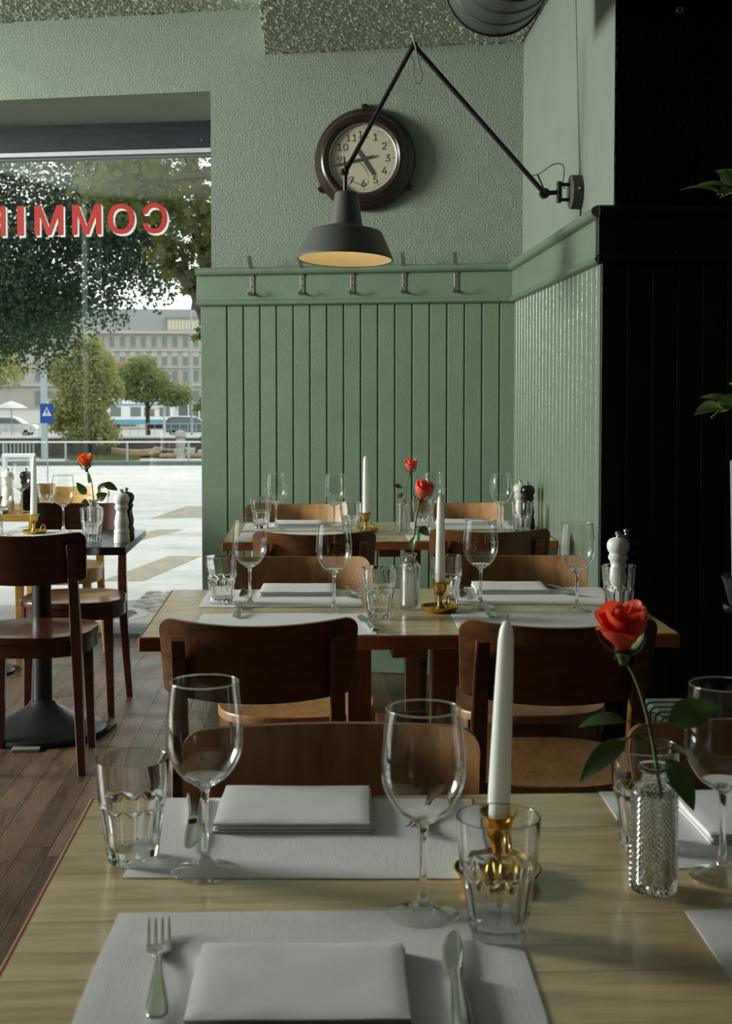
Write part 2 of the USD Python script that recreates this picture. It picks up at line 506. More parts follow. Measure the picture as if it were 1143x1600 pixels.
# unseen sides of the room
wlft = thing('wall_left', kind='structure')
part(wlft, 'plaster', cat([bx(-4.1, -3.8, -2.6, 2.5, 0, 3.2), bx(-4.1, -3.8, 6.3, 7.6, 0, 3.2), bx(-4.1, -3.8, 2.5, 6.3, 0, .1)]), 'dark_room', smooth=False)
w2 = thing('window_2', kind='structure')
part(w2, 'window_frame', cat([bx(-3.99, -3.92, 2.5, 2.55, .1, 3.05), bx(-3.99, -3.92, 6.25, 6.3, .1, 3.05), bx(-3.99, -3.92, 2.5, 6.3, .1, .15), bx(-3.99, -3.92, 2.5, 6.3, 3.02, 3.05)]), 'frame_grey')
part(w2, 'pane', bx(-3.96, -3.955, 2.53, 6.27, .13, 3.03), 'pane', smooth=False)
solo('wall_front', bx(-4.1, 3.5, -2.75, -2.6, 0, 3.2), 'dark_room', kind='structure', smooth=False)
solo('wall_far_right', bx(3.25, 3.5, -2.6, 4.5, 0, 3.2), 'dark_room', kind='structure', smooth=False)
ce = thing('ceiling', kind='structure')
part(ce, 'upper_ceiling', bx(-4.1, .2, -2.7, 7.6, ROOM_TOP, 3.2), 'ceiling_plaster', smooth=False)
low = sg.Polygon([(-.218, 6.6), (-.07, 2.0), (.05, -2.7), (3.5, -2.7), (3.5, 6.6)])
part(ce, 'lowered_ceiling', prism(low, 3.2 - 2.84, 2.84), 'ceiling_plaster', smooth=False)

def popcorn(x0, x1, y0, y1, z, seed):
    """Coarse sprayed plaster: a fine sheet hanging in blobs below the ceiling."""
    nx, ny = int((x1 - x0) / .0042), int((y1 - y0) / .0042)
    X, Y = np.meshgrid(np.linspace(x0, x1, nx), np.linspace(y0, y1, ny), indexing='ij')
    P = np.stack([X, Y, 0 * X], -1)
    h = np.clip(meshkit.noise(P * 115, seed) * .65 + meshkit.noise(P * 210, seed + 1) * .45 - .44, 0, 1) * .026
    v = np.stack([X, Y, z - .002 - h], -1).reshape(-1, 3)
    i = (np.arange(nx - 1)[:, None] * ny + np.arange(ny - 1)[None, :]).ravel()
    return trimesh.Trimesh(v, np.concatenate([np.stack([i, i + 1, i + ny + 1], 1), np.stack([i, i + ny + 1, i + ny], 1)]), process=False)


part(ce, 'sprayed_plaster', popcorn(-.205, .93, 5.15, 6.26, 2.84, 21), 'ceiling_plaster', smooth=True)
part(ce, 'sprayed_plaster', popcorn(-1.75, -.20, 5.85, 6.56, ROOM_TOP, 23), 'ceiling_plaster', smooth=True)

# shop window
A_WIN = math.degrees(math.atan(-.1924))
w1 = thing('window_1', kind='structure', loc=(-.524, 6.932, 0), rz=A_WIN)
part(w1, 'head_box', cbox(-3.4, .19, 0, .10, 2.535, 2.72, .004), 'frame_black')
part(w1, 'head_screw', xf(trimesh.creation.cylinder(.006, .004, sections=14), mat4((-.035, -.002, 2.575), rx=90)), 'frame_grey')
part(w1, 'drip_strip', cbox(-3.4, .19, -.012, .06, 2.512, 2.535, .002), 'frame_silver')
part(w1, 'glazing_bar', cbox(-3.4, .19, .008, .06, 2.496, 2.508, .002), 'frame_grey')
part(w1, 'pane', bx(-3.4, .19, .030, .038, .045, 2.50), 'pane', smooth=False)
part(w1, 'window_sill', cbox(-3.4, .19, -.03, .10, -.02, .05, .004), 'frame_grey')
part(w1, 'threshold', cbox(-3.4, .22, -.06, -.03, -.02, .016, .004), 'frame_black')


def letter(ch, x_right, width, h=.158, z0=2.106):
    m = bx(0, 1, 0, 1, 0, .0012) if ch == 'I' else meshkit.text_mesh(ch, h, .0012, bold=True)
    b = m.bounds
    m.apply_translation([-b[0, 0], -b[0, 1], 0])
    m.apply_scale([width / (b[1, 0] - b[0, 0]), h / (b[1, 1] - b[0, 1]), 1])
    out = []
    for dx, dz, y in ((0, 0, .026), (.010, -.010, .0275)):
        M = np.array([[-1, 0, 0, x_right + dx], [0, 0, 1, y], [0, 1, 0, z0 + dz], [0, 0, 0, 1.0]])
        out.append(xf(m, M))
    return out


k = 1 / math.cos(math.radians(A_WIN))
for ch, xr, wd in (('C', -.750, .128), ('O', -.922, .143), ('M', -1.100, .156), ('M', -1.304, .156), ('I', -1.518, .036), ('H', -1.618, .125)):
    a, b = letter(ch, (xr + .524) * k, wd * k)
    l = part(w1, 'letter', a, 'letter_red', smooth=False, label=f'red painted capital letter {ch} seen from behind')
    part(l, 'letter_shadow', b, 'letter_white', smooth=False, label='white drop shade')

# ------------------------------------------------------------------ fittings on the walls
BW = lambda X: 6.02 - .235 * (X - .391)          # Y of the panelling face at X


def on_back(X, z, off=0.0):
    """Frame on the back wall: local x right along the wall, local y out into the room, local z up."""
    a = math.radians(A_BACK)
    M = np.eye(4)
    M[:3, 0] = (math.cos(a), math.sin(a), 0)
    M[:3, 1] = (math.sin(a), -math.cos(a), 0)
    M[:3, 3] = (X + off * math.sin(a), BW(X) - off * math.cos(a), z)
    M[:3, 2] = (0, 0, 1)
    # keep it a rotation: flip x so that the frame is right handed
    M[:3, 0] *= -1
    return M


def make_hook(M, label):
    t = thing('coat_hook', label, 'coat hook', group='coat hooks on the rail', M=M)
    part(t, 'plate', cbox(-.009, .009, 0, .004, -.055, .030, .001), 'steel_dull')
    P = curve([(0, .003, .025), (0, .010, .045), (.0, .035, .085), (.0, .055, .118)], 16)
    part(t, 'upper_arm', sweepbar(P, .017, .005), 'steel_dull')
    P = curve([(0, .003, -.045), (0, .018, -.058), (0, .040, -.052), (0, .046, -.034)], 14)
    part(t, 'lower_arm', sweepbar(P, .019, .005), 'steel_dull')
    for z in (-.018, .012):
        part(t, 'screw', xf(trimesh.creation.cylinder(.0032, .002, sections=10), mat4((0, .0045, z), rx=90)), 'black_metal')
    return t


hk = [(-.265, 'steel coat hook nearest the window'), (-.035, 'steel coat hook, second from the window'), (.192, 'middle steel coat hook of five, just behind the lamp shade'),
      (.423, 'steel coat hook right of the lamp shade'), (.652, 'steel coat hook nearest the corner of the room')]
h0 = make_hook(on_back(hk[0][0], 1.785, .010), hk[0][1])
for X, lab in hk[1:]:
    dup(h0, M=on_back(X, 1.785, .010), label=lab)

# clock
def clock():
    M = on_back(.243, 2.332, -.03)
    t = thing('wall_clock', 'round station clock in a dark brown case with cream dial on the green wall', 'clock', M=M)
    RX = trimesh.transformations.rotation_matrix(-PI / 2, [1, 0, 0])           # lathe axis z -> local y
    turn = lambda m: xf(m, RX)
    case = lathe([(.150, 0.0), (.222, 0.0), (.230, .010), (.232, .022), (.226, .034), (.214, .040), (.206, .052), (.198, .066), (.186, .075), (.174, .078), (.168, .076), (.161, .068), (.156, .050), (.152, .030)], 96)
    part(t, 'case', turn(case), 'clock_case', smooth=50)
    part(t, 'bezel', turn(lathe([(.154, .030), (.159, .064), (.156, .066), (.1515, .062), (.151, .048), (.150, .030)], 96)), 'steel_dull', label='thin metal ring around the dial')
    part(t, 'back_plate', turn(lathe([(0, .002), (.20, .002), (.20, .008), (0, .008)], 48)), 'clock_case')
    dial = part(t, 'dial', turn(lathe([(0, .046), (.151, .046), (.151, .050), (0, .050)], 72)), 'clock_dial', smooth=False)
    for h in range(1, 13):
        m = meshkit.text_mesh(str(h), .032, .0008)
        m.apply_translation([-m.bounds[:, 0].mean(), -m.bounds[:, 1].mean(), 0])
        a = PI / 2 - h * PI / 6
        r = .110
        # local x is flipped (it runs left as seen from the room), so mirror the reading direction back with a half turn about z
        F = np.array([[-1, 0, 0, -r * math.cos(a)], [0, 0, 1, .0502], [0, 1, 0, r * math.sin(a)], [0, 0, 0, 1.0]])
        part(dial, 'numeral', xf(m, F), 'clock_ink', smooth=False)
    dots = []
    for k_ in range(60):
        a = k_ * PI / 30
        d = trimesh.creation.cylinder(.0028 if k_ % 5 == 0 else .0016, .0008, sections=8)
        dots.append(xf(d, mat4((.137 * math.cos(a), .0506, .137 * math.sin(a)), rx=90)))
    part(dial, 'minute_dots', cat(dots), 'clock_ink', kind='stuff')

    def hand(ang, ln, tail, w):
        p = sg.Polygon([(-w * .8, -tail), (w * .8, -tail), (w, 0), (w * .9, ln * .8), (w * .7, ln), (-w * .7, ln), (-w * .9, ln * .8), (-w, 0)])
        p = sa.rotate(p, -ang, origin=(0, 0))
        m = prism(p, .002)
        return xf(m, np.array([[-1, 0, 0, 0], [0, 0, 1, 0], [0, 1, 0, 0], [0, 0, 0, 1.0]]))
    m = hand(147, .088, .055, .0075); m.apply_translation([0, .053, 0]); part(t, 'hour_hand', m, 'clock_hand', smooth=False)
    m = hand(258, .135, .052, .0055); m.apply_translation([0, .057, 0]); part(t, 'minute_hand', m, 'clock_hand', smooth=False)
    part(t, 'glass', turn(lathe([(0, .062), (.152, .062)], 48)), 'clock_glass', smooth=False)
    for a in (90, 212, 328):
        c = (-.236 * math.cos(math.radians(a)), .018, .236 * math.sin(math.radians(a)))
        m = cat([xf(cbox(-.013, .013, -.018, .012, -.022, .014, .003), mat4(c, ry=(a - 90))), xf(trimesh.creation.cylinder(.006, .014, sections=14), mat4((c[0] * 1.03, .026, c[2] * 1.03), rx=90))])
        part(t, 'mounting_lug', m, 'clock_case')


clock()

# jointed wall lamp
def wall_lamp():
    t = thing('wall_lamp', 'dark grey jointed lamp with conical shade reaching out from the right wall', 'lamp')
    wy, wz = 4.596, 1.977
    wx = RW(wy) + .040
    RYm = trimesh.transformations.rotation_matrix(PI / 2, [0, 1, 0])
    part(t, 'wall_plate', xf(lathe([(0, -.022), (.052, -.022), (.058, -.018), (.059, .018), (0, .018)], 48), trimesh.transformations.translation_matrix((wx - .018, wy, wz)) @ RYm), 'lamp_coat', smooth=40)
    part(t, 'plate_screw', xf(trimesh.creation.cylinder(.0045, .006, sections=10), mat4((wx - .018, wy - .059, wz + .005), rx=90)), 'steel')
    hx = wx - .075
    part(t, 'hinge', cat([cbox(hx - .008, hx + .008, wy - .012, wy + .012, wz - .036, wz + .036, .002), rod((hx, wy, wz + .026), (wx - .03, wy, wz + .026), .006), rod((hx, wy, wz - .026), (wx - .03, wy, wz - .026), .006)]), 'arm_black')
    J = np.array([.806, wy, 1.972]); K = np.array([.356, 4.6, 2.471]); S = np.array([.119, 4.6, 2.040])
    part(t, 'pivot_rod', rod((hx, wy, wz), J, .008), 'arm_black')
    part(t, 'joint', xf(trimesh.creation.cylinder(.017, .026, sections=24), mat4(J, rx=90)), 'arm_black')
    part(t, 'lower_arm', rod(J, K, .0088, 16), 'arm_black')
    part(t, 'elbow_joint', xf(trimesh.creation.cylinder(.011, .030, sections=20), mat4(K, rx=90)), 'arm_black')
    part(t, 'upper_arm', rod(K + (-.004, -.012, 0), S + (0, -.012, 0), .0082, 16), 'arm_black')
    part(t, 'shade_joint', xf(trimesh.creation.cylinder(.012, .034, sections=20), mat4(S, rx=90)), 'arm_black')
    for c, d in ((J, (-.028, -.02, .062)), (K, (.012, -.02, -.055)), (K, (-.010, -.02, .040)), (S, (-.004, -.02, .050))):
        part(t, 'wing_lever', rod(c + (0, -.02, 0), c + d, .0028, 8), 'steel_dull' if c is K else 'arm_black')
    part(t, 'cable_loop', tube(curve([J + (-.045, -.01, .060), J + (-.005, -.012, .075), J + (.03, -.012, .098), J + (.062, -.01, .095), (hx + .012, wy - .01, wz + .04), (hx + .02, wy - .01, wz + .01)], 40), .0016, 6), 'black_metal')
    part(t, 'cable_loop', tube(curve([K + (-.018, -.012, -.035), K + (-.002, -.014, -.06), K + (-.002, -.016, -.10), K + (.008, -.016, -.130), K + (.020, -.016, -.128), K + (.026, -.016, -.10), K + (.016, -.014, -.06), K + (.028, -.012, -.045)], 60), .0011, 6), 'black_metal')
    part(t, 'cable_loop', tube(curve([S + (.028, -.014, .045), S + (.055, -.02, .025), S + (.080, -.022, -.02), S + (.072, -.022, -.045), S + (.04, -.02, -.04), S + (.004, -.016, -.018)], 50), .0011, 6), 'black_metal')
    part(t, 'feed_cable', tube(curve([(wx - .002, wy + .01, wz + .05), (wx, wy + .05, wz + .3), (wx, wy + .11, wz + .7), (wx, wy + .12, 2.86)], 30), .004, 8), 'plaster_fine', label='cable painted the colour of the wall')
    part(t, 'feed_cable', tube(curve([(wx - .002, wy - .015, wz - .055), (wx - .004, wy - .005, wz - .09), (wx - .006, wy + .005, wz - .125)], 12), .0025, 6), 'black_metal')
    part(t, 'neck', rod(S, (.119, 4.6, 1.970), .007), 'arm_black')
    # shade, tipped a little towards the tables
    T = mat4((.118, 4.6, 1.742), rx=-4.0, ry=1.5)
    out = [(.0, .232), (.036, .232), (.040, .228), (.058, .118), (.064, .112), (.100, .104), (.122, .097), (.128, .090), (.163, .012), (.165, .002), (.165, 0)]
    part(t, 'shade', xf(lathe(out + [(.162, 0), (.161, .006), (.126, .086), (.120, .092), (.060, .106), (.054, .112), (.037, .222), (0, .222)], 72), T), 'lamp_coat', smooth=35)
    part(t, 'reflector', xf(lathe([(.1605, .002), (.1595, .006), (.124, .085), (.118, .089), (.058, .103), (.050, .11), (0, .112)], 72), T), 'lamp_inner', smooth=35, label='cream inside of the shade')
    part(t, 'bulb', xf(trimesh.creation.icosphere(3, .028), T @ mat4((0, 0, .075))), 'bulb', smooth=True, label='lit warm bulb')


wall_lamp()

# spiral duct under the ceiling
def duct():
    t = thing('ventilation_duct', 'dark ribbed round metal duct hanging under the ceiling above the middle table', 'duct', loc=(.605, 4.4, 2.617))
    prof = []
    y = 0.0
    while y < 3.6:
        prof += [(.160, y + .004), (.160, y + .122), (.1645, y + .126), (.1645, y + .130)]
        y += .132
    m = lathe([(.150, 0), (.166, 0), (.166, .004)] + prof + [(.150, y)], 72)
    R = trimesh.transformations.rotation_matrix(PI / 2, [1, 0, 0])                # axis z -> -y, running towards the camera
    part(t, 'pipe', xf(m, R), 'duct_metal', smooth=25)
    part(t, 'end_cap', xf(lathe([(0, .006), (.152, .006), (.152, .012), (0, .012)], 48), R), 'duct_metal')
    for yy in (.5, 2.2):
        part(t, 'hanger', cat([xf(lathe([(.163, 0), (.169, 0), (.169, .025), (.163, .025)], 48), mat4((0, -yy, 0)) @ R), bx(-.004, .004, -yy - .02, -yy - .01, .165, .225)]), 'black_metal')


duct()

# radiator by the black wall
def radiator():
    t = thing('radiator', 'low pale green ribbed radiator by the black wall, seen past the red rose', 'radiator', loc=(.99, 3.40, 0))
    for k_ in range(11):
        y = -.30 + k_ * .055
        out = rrect(.13, .36, .018)
        m = trimesh.creation.extrude_polygon(out, .036, engine='earcut')
        M = np.array([[1, 0, 0, 0], [0, 0, 1, y - .018], [0, 1, 0, .250], [0, 0, 0, 1.0]])
        part(t, 'rib', xf(m, M), 'radiator_paint', smooth=40)
    part(t, 'foot', bx(-.05, .05, -.30, -.27, 0, .06), 'radiator_paint')
    part(t, 'foot', bx(-.05, .05, .23, .26, 0, .06), 'radiator_paint')
    part(t, 'pipe', rod((0, -.33, .12), (0, .27, .12), .014), 'radiator_paint')


radiator()

# ------------------------------------------------------------------ chairs
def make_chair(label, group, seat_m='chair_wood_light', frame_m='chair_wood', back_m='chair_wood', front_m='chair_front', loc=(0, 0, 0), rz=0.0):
    """Bentwood cafe chair; the sitter looks along local +y."""
    t = thing('dining_chair', label, 'chair', loc, rz, group)
    a = np.linspace(0, 2 * PI, 72, endpoint=False)
    e = 2.7
    sx = np.sign(np.cos(a)) * np.abs(np.cos(a)) ** (2 / e) * .203
    sy = np.sign(np.sin(a)) * np.abs(np.sin(a)) ** (2 / e) * .205
    ring = sg.Polygon(np.stack([sx * (1 + .03 * (sy > 0)), sy], 1))
    # seat: dished plywood panel with an apron under it
    rows = [(1.0, -.020), (1.0, -.004), (.985, .001), (.93, 0.0), (.75, -.006), (.45, -.010), (.0, -.011)]
    v, f = [], []
    P = np.array(ring.exterior.coords)[:-1]
    nP = len(P)
    for s, z in rows:
        v += [(x * s, y * s, .462 + z) for x, y in P]
    for i in range(len(rows) - 1):
        for k_ in range(nP):
            p, q = i * nP + k_, i * nP + (k_ + 1) % nP
            f += [(p, q, q + nP), (p, q + nP, p + nP)]
    part(t, 'seat', trimesh.Trimesh(v, f, process=False), seat_m, smooth=40)
    ap = ring.buffer(-.004)
    part(t, 'apron', prism(sg.Polygon(ap.exterior.coords, [ap.buffer(-.022).exterior.coords]), .052, .394), frame_m, smooth=30)
    for s in (-1, 1):
        P = [(s * .155, .132, .442), (s * .158, .134, .25), (s * .165, .138, 0)]
        part(t, 'front_leg', sweepbar(curve(P, 8), np.linspace(.040, .026, 8), np.linspace(.036, .024, 8)), frame_m)
        P = [(s * .190, -.215, 0), (s * .176, -.187, .25), (s * .168, -.178, .46), (s * .165, -.205, .64), (s * .165, -.252, .785)]
        part(t, 'rear_leg', sweepbar(curve(P, 18), np.interp(np.linspace(0, 1, 18), [0, .55, 1], [.026, .036, .028]), np.interp(np.linspace(0, 1, 18), [0, .5, 1], [.026, .038, .018])), frame_m)
    # curved back panel
    nu, nv = 40, 15
    v = []
    for th in (0.0, .013):
        for i in range(nu):
            u = math.sin(PI / 2 * (-1 + 2 * i / (nu - 1)))
            for j in range(nv):
                w = .5 - .5 * math.cos(PI * j / (nv - 1))
                x = .2085 * u * (1 - .03 * (1 - w))
                rc = .03
                hgt = .178
                z0, z1 = .645 + .010 * u * u, .820 - .006 * (1 - u * u) + .004 * u * u
                ex = max(0, abs(x) - (.2085 - rc)) / rc
                cut = rc * (1 - math.sqrt(max(0, 1 - min(1, ex) ** 2)))
                z = (z0 + cut * .9) + (z1 - cut - z0 - cut * .9) * w
                yc = -.262 - .045 * (z - .73) / .09 * .5 + .078 * (abs(u) ** 2.0)
                v.append((x, yc + th - .002, z))
    f = []
    o = nu * nv
    for i in range(nu - 1):
        for j in range(nv - 1):
            p = i * nv + j
            f += [(p, p + nv, p + nv + 1), (p, p + nv + 1, p + 1)]
            f += [(o + p, o + p + nv + 1, o + p + nv), (o + p, o + p + 1, o + p + nv + 1)]
    for i in range(nu - 1):
        for j in (0, nv - 1):
            p, q = i * nv + j, (i + 1) * nv + j
            f += [(p, q, o + q), (p, o + q, o + p)] if j else [(p, o + q, q), (p, o + p, o + q)]
    for j in range(nv - 1):
        for i in (0, nu - 1):
            p, q = i * nv + j, i * nv + j + 1
            f += [(p, q, o + q), (p, o + q, o + p)] if not i else [(p, o + q, q), (p, o + p, o + q)]
    m = trimesh.Trimesh(v, f, process=False)
    m.fix_normals()
    part(t, 'backrest', m, back_m, smooth=40)
    vv = np.array(v[o:2 * o]) + (0, .0012, 0)  # added skin over the backrest front, carries the painted lit tone
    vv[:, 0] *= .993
    part(t, 'front_veneer', trimesh.Trimesh(vv, [(p - o, q - o, r - o) for p, q, r in f if p >= o and q >= o and r >= o], process=False), front_m or back_m, smooth=True, label='front face of the backrest, paler on brown chairs as if lit')
    return t


G_CH = 'brown wooden cafe chairs around the pale tables'
chairs = [((-.110, 2.985), 0, 'brown chair, back to us, left on the near side of the middle table'),
          ((.516, 2.945), 0, 'brown chair, back to us, right on the near side of the middle table'),
          ((.028, 1.640), 180, 'wooden chair facing us at the far side of the nearest table, behind the left napkin'),
          ((.650, 1.640), 180, 'dark wooden chair facing us at the nearest table, behind the rose and right glass'),
          ((-.040, 3.560), 180, 'wooden chair facing us at the far side of the middle table, behind its left napkin'),
          ((.578, 3.555), 180, 'wooden chair facing us at the far side of the middle table, behind its right napkin'),
          ((.011, 4.68), 0, 'chair with its back to us, left on the near side of the corner table'),
          ((.613, 4.735), 0, 'chair with its back to us, right on the near side of the corner table'),
          ((-.064, 5.315), 180, 'light brown chair facing us against the green panelling, left of the coral rose'),
          ((.600, 5.345), 180, 'light brown chair facing us near the panelled corner, right of the coral rose')]
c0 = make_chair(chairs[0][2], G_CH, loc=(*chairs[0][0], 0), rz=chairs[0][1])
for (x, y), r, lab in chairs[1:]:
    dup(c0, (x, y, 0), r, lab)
G_RD = 'dark red chairs at the black table'
cr = make_chair('dark red wooden chair with its back to us at the black table', G_RD, 'chair_red', 'chair_red', 'chair_red', None, loc=(-.960, 4.675, 0))
dup(cr, (-.955, 5.395, 0), 180, 'dark red wooden chair facing us on the far side of the black table')
make_chair('honey yellow wooden chair by the window, behind the black table', None, 'chair_yellow', 'chair_yellow', 'chair_yellow', None, loc=(-1.20, 6.36, 0), rz=180)

# ------------------------------------------------------------------ tables
def make_table(label, loc, w=1.21, d=.70, first=True):
    t = thing('dining_table', label, 'table', loc, 0, 'pale wooden tables on post legs')
    n_ = 5
    e_ = .006
    for k_ in range(n_):
        y0 = -d / 2 + e_ + k_ * (d - 2 * e_) / n_
        part(t, 'board', cbox(-w / 2 + e_, w / 2 - e_, y0, y0 + (d - 2 * e_) / n_ - .0001, .719, .75, .0006), 'table_wood')
    for s in (-1, 1):
        part(t, 'edge_strip', cbox(-w / 2, w / 2, *sorted((s * d / 2, s * (d / 2 - e_))), .718, .7497, .0025), 'table_edge')
        part(t, 'edge_strip', cbox(*sorted((s * w / 2, s * (w / 2 - e_))), -d / 2 + e_, d / 2 - e_, .718, .7497, .0025), 'table_edge')
    for s in (-1, 1):
        part(t, 'post', cbox(s * .105 - .03, s * .105 + .03, -.03, .03, .05, .69, .003), 'table_leg')
    part(t, 'cross_foot', cat([cbox(-.16, .16, -.035, .035, 0.0, .055, .004), cbox(-.04, .04, -.30, .30, 0.0, .050, .004)]), 'table_leg')
    part(t, 'top_bearer', cat([cbox(-.42, .42, -.035, .035, .685, .719, .003), cbox(-.04, .04, -.28, .28, .685, .719, .003)]), 'table_leg')
    return t


t0 = make_table('nearest pale wooden dining table, laid for four, at the bottom of the view', (.308, 1.431, 0))
dup(t0, (.223, 3.288, 0), 0, 'middle pale wooden dining table between the two pairs of brown chairs')
dup(t0, (.286, 5.115, 0), 0, 'pale wooden dining table standing in the corner against the green panelling')

bt = thing('black_table', 'small black topped table on a round pedestal by the window', 'table', (-1.013, 4.915, 0))
part(bt, 'table_top', cbox(-.37, .37, -.288, .288, .722, .75, .002), 'black_top')
part(bt, 'column', lathe([(.036, .12), (.036, .70), (.16, .70), (.16, .722), (0, .722)], 40).apply_translation((0, .11, 0)), 'black_metal')
part(bt, 'pedestal_base', lathe([(.235, 0.0), (.240, .010), (.236, .022), (.19, .040), (.11, .075), (.060, .105), (.044, .125), (.036, .130)], 64).apply_translation((0, .11, 0)), 'black_metal', smooth=50)
for x, y, r in ((-.01, -.245, 4), (.225, .05, 80), (-.22, .05, -80)):
    part(bt, 'levelling_foot', xf(cbox(-.05, .05, -.03, .03, 0, .012, .002), mat4((x, y + .11, 0), r)), 'grey_rubber')
ot = thing('window_table', 'honey coloured wooden table at the window, behind the black table', 'table', (-1.53, 6.13, 0))
for k_ in range(4):
    part(ot, 'board', cbox(-.43, .43, -.29 + k_ * .145, -.29 + (k_ + 1) * .145 - .0004, .72, .75, .001), 'chair_yellow')
part(ot, 'column', lathe([(.16, 0), (.17, .01), (.16, .02), (.04, .04), (.03, .06), (.03, .70), (.14, .70), (.14, .72), (0, .72)], 40), 'black_metal')

# ------------------------------------------------------------------ table ware
TZ = .7502
G_MAT = {}


def slab_cloth(w, d, h, seed, wave, nx=28, ny=22, r=.004):
    """A soft rectangular pad with rounded rim and slightly uneven top and outline."""
    us = np.linspace(-1, 1, nx); vs = np.linspace(-1, 1, ny)
    U, V = np.meshgrid(us, vs, indexing='ij')
    X, Y = U * w / 2, V * d / 2
    nz = meshkit.fbm(np.stack([X * 14 + seed, Y * 14, 0 * X], -1), 3, seed) - .5
    edge = np.minimum(w / 2 - np.abs(X), d / 2 - np.abs(Y))
    top = h + nz * wave - .35 * h * np.exp(-edge / max(r, 1e-4))
    X = X + .0025 * (meshkit.noise(np.stack([Y * 16, X * 3 + seed, 0 * X], -1), seed) - .5) * np.abs(U)
    Y = Y + .0025 * (meshkit.noise(np.stack([X * 16, Y * 3 + seed, 0 * X + 5], -1), seed) - .5) * np.abs(V)
    v = np.concatenate([np.stack([X, Y, top], -1).reshape(-1, 3), np.stack([X, Y, np.zeros_like(X)], -1).reshape(-1, 3)])
    f, o = [], nx * ny
    for i in range(nx - 1):
        for j in range(ny - 1):
            p = i * ny + j
            f += [(p, p + ny, p + ny + 1), (p, p + ny + 1, p + 1), (o + p, o + p + ny + 1, o + p + ny), (o + p, o + p + 1, o + p + ny + 1)]
    m = trimesh.Trimesh(v, f, process=False)
    rim = [i * ny for i in range(nx)] + [(nx - 1) * ny + j for j in range(1, ny)] + [i * ny + ny - 1 for i in range(nx - 2, -1, -1)] + [j for j in range(ny - 2, 0, -1)]
    g = []
    for a_, b_ in zip(rim, rim[1:] + rim[:1]):
        g += [(a_, o + b_, b_), (a_, o + a_, o + b_)]
    m = trimesh.Trimesh(v, f + g, process=False)
    m.fix_normals()
    return m


def napkin_mesh(seed):
    """Three folds of cloth lying on each other, the folded edges bulging."""
    out = []
    z = 0.0
    for k_, (w, d, h, dx) in enumerate(((.197, .160, .0042, 0), (.195, .158, .0042, .0012), (.193, .157, .0050, -.0008))):
        m = slab_cloth(w, d, h, seed + k_, .0016 if k_ == 2 else .0004, r=.006)
        m.apply_translation([dx, 0, z])
        out.append(m)
        z += h - .0002
    return cat(out)


MT, NK, FK, KN = 'placemat', 'napkin', 'fork', 'knife'
PROTO = {}


def put(kind, loc, rz, label, group, build):
    loc = (loc[0], loc[1], loc[2] if len(loc) > 2 else TZ)
    if kind not in PROTO:
        PROTO[kind] = build(label, group, loc, rz)
        return PROTO[kind]
    return dup(PROTO[kind], loc, rz, label, group)


def b_mat(label, group, loc, rz):
    t = thing('placemat', label, 'placemat', loc, rz, group)
    part(t, 'cloth', slab_cloth(.412, .292, .0016, 3, .0012, 40, 30, .001), 'linen', smooth=40)
    return t


def b_nap(label, group, loc, rz):
    t = thing('napkin', label, 'napkin', loc, rz, group)
    part(t, 'folded_cloth', napkin_mesh(11), 'napkin_cloth', smooth=50)
    return t


def b_fork(label, group, loc, rz):
    """Tines towards +y."""
    t = thing('fork', label, 'fork', loc, rz, group)
    S = [(0, y, z, w, h) for y, z, w, h in ((-.100, .0035, .006, .0015), (-.096, .004, .0098, .0020), (-.080, .005, .0105, .0022), (-.050, .0075, .0075, .0023), (-.020, .0095, .0045, .0023), (.008, .0085, .0035, .0022), (.022, .006, .0042, .0021))]
    part(t, 'handle', loft(S), 'steel', smooth=50)
    S = [(0, y, z, w, h) for y, z, w, h in ((.020, .0065, .0042, .0020), (.030, .0045, .0085, .0016), (.040, .003, .0118, .0013), (.052, .0026, .0122, .0012), (.055, .0027, .0121, .0011))]
    part(t, 'head', loft(S), 'steel', smooth=50)
    for k_ in (-1.5, -.5, .5, 1.5):
        P = [(k_ * .0066, y, z, w, .0011) for y, z, w in ((.053, .0026, .0021), (.070, .0040, .0019), (.088, .0075, .0015), (.100, .0115, .0008))]
        part(t, 'tine', loft(P, 8), 'steel', smooth=50)
    return t


def b_knife(label, group, loc, rz):
    """Blade towards +y, edge towards -x."""
    t = thing('knife', label, 'table knife', loc, rz, group)
    S = [(0, y, .0055, w, h) for y, w, h in ((-.112, .006, .003), (-.108, .0092, .0045), (-.085, .0090, .0048), (-.045, .0072, .0048), (-.012, .0062, .0046), (-.002, .0072, .0046), (.001, .0060, .004))]
    part(t, 'handle', loft(S), 'steel', smooth=50)
    S = [(x, y, .0045, w, h) for x, y, w, h in ((.0, .0, .0050, .0016), (-.002, .006, .0092, .0013), (-.0015, .030, .0100, .0011), (-.0005, .060, .0100, .0010), (.0015, .080, .0078, .0009), (.0035, .092, .0046, .0008), (.0050, .097, .0016, .0006))]
    part(t, 'blade', loft(S, 16, 2.0), 'steel', smooth=50)
    return t


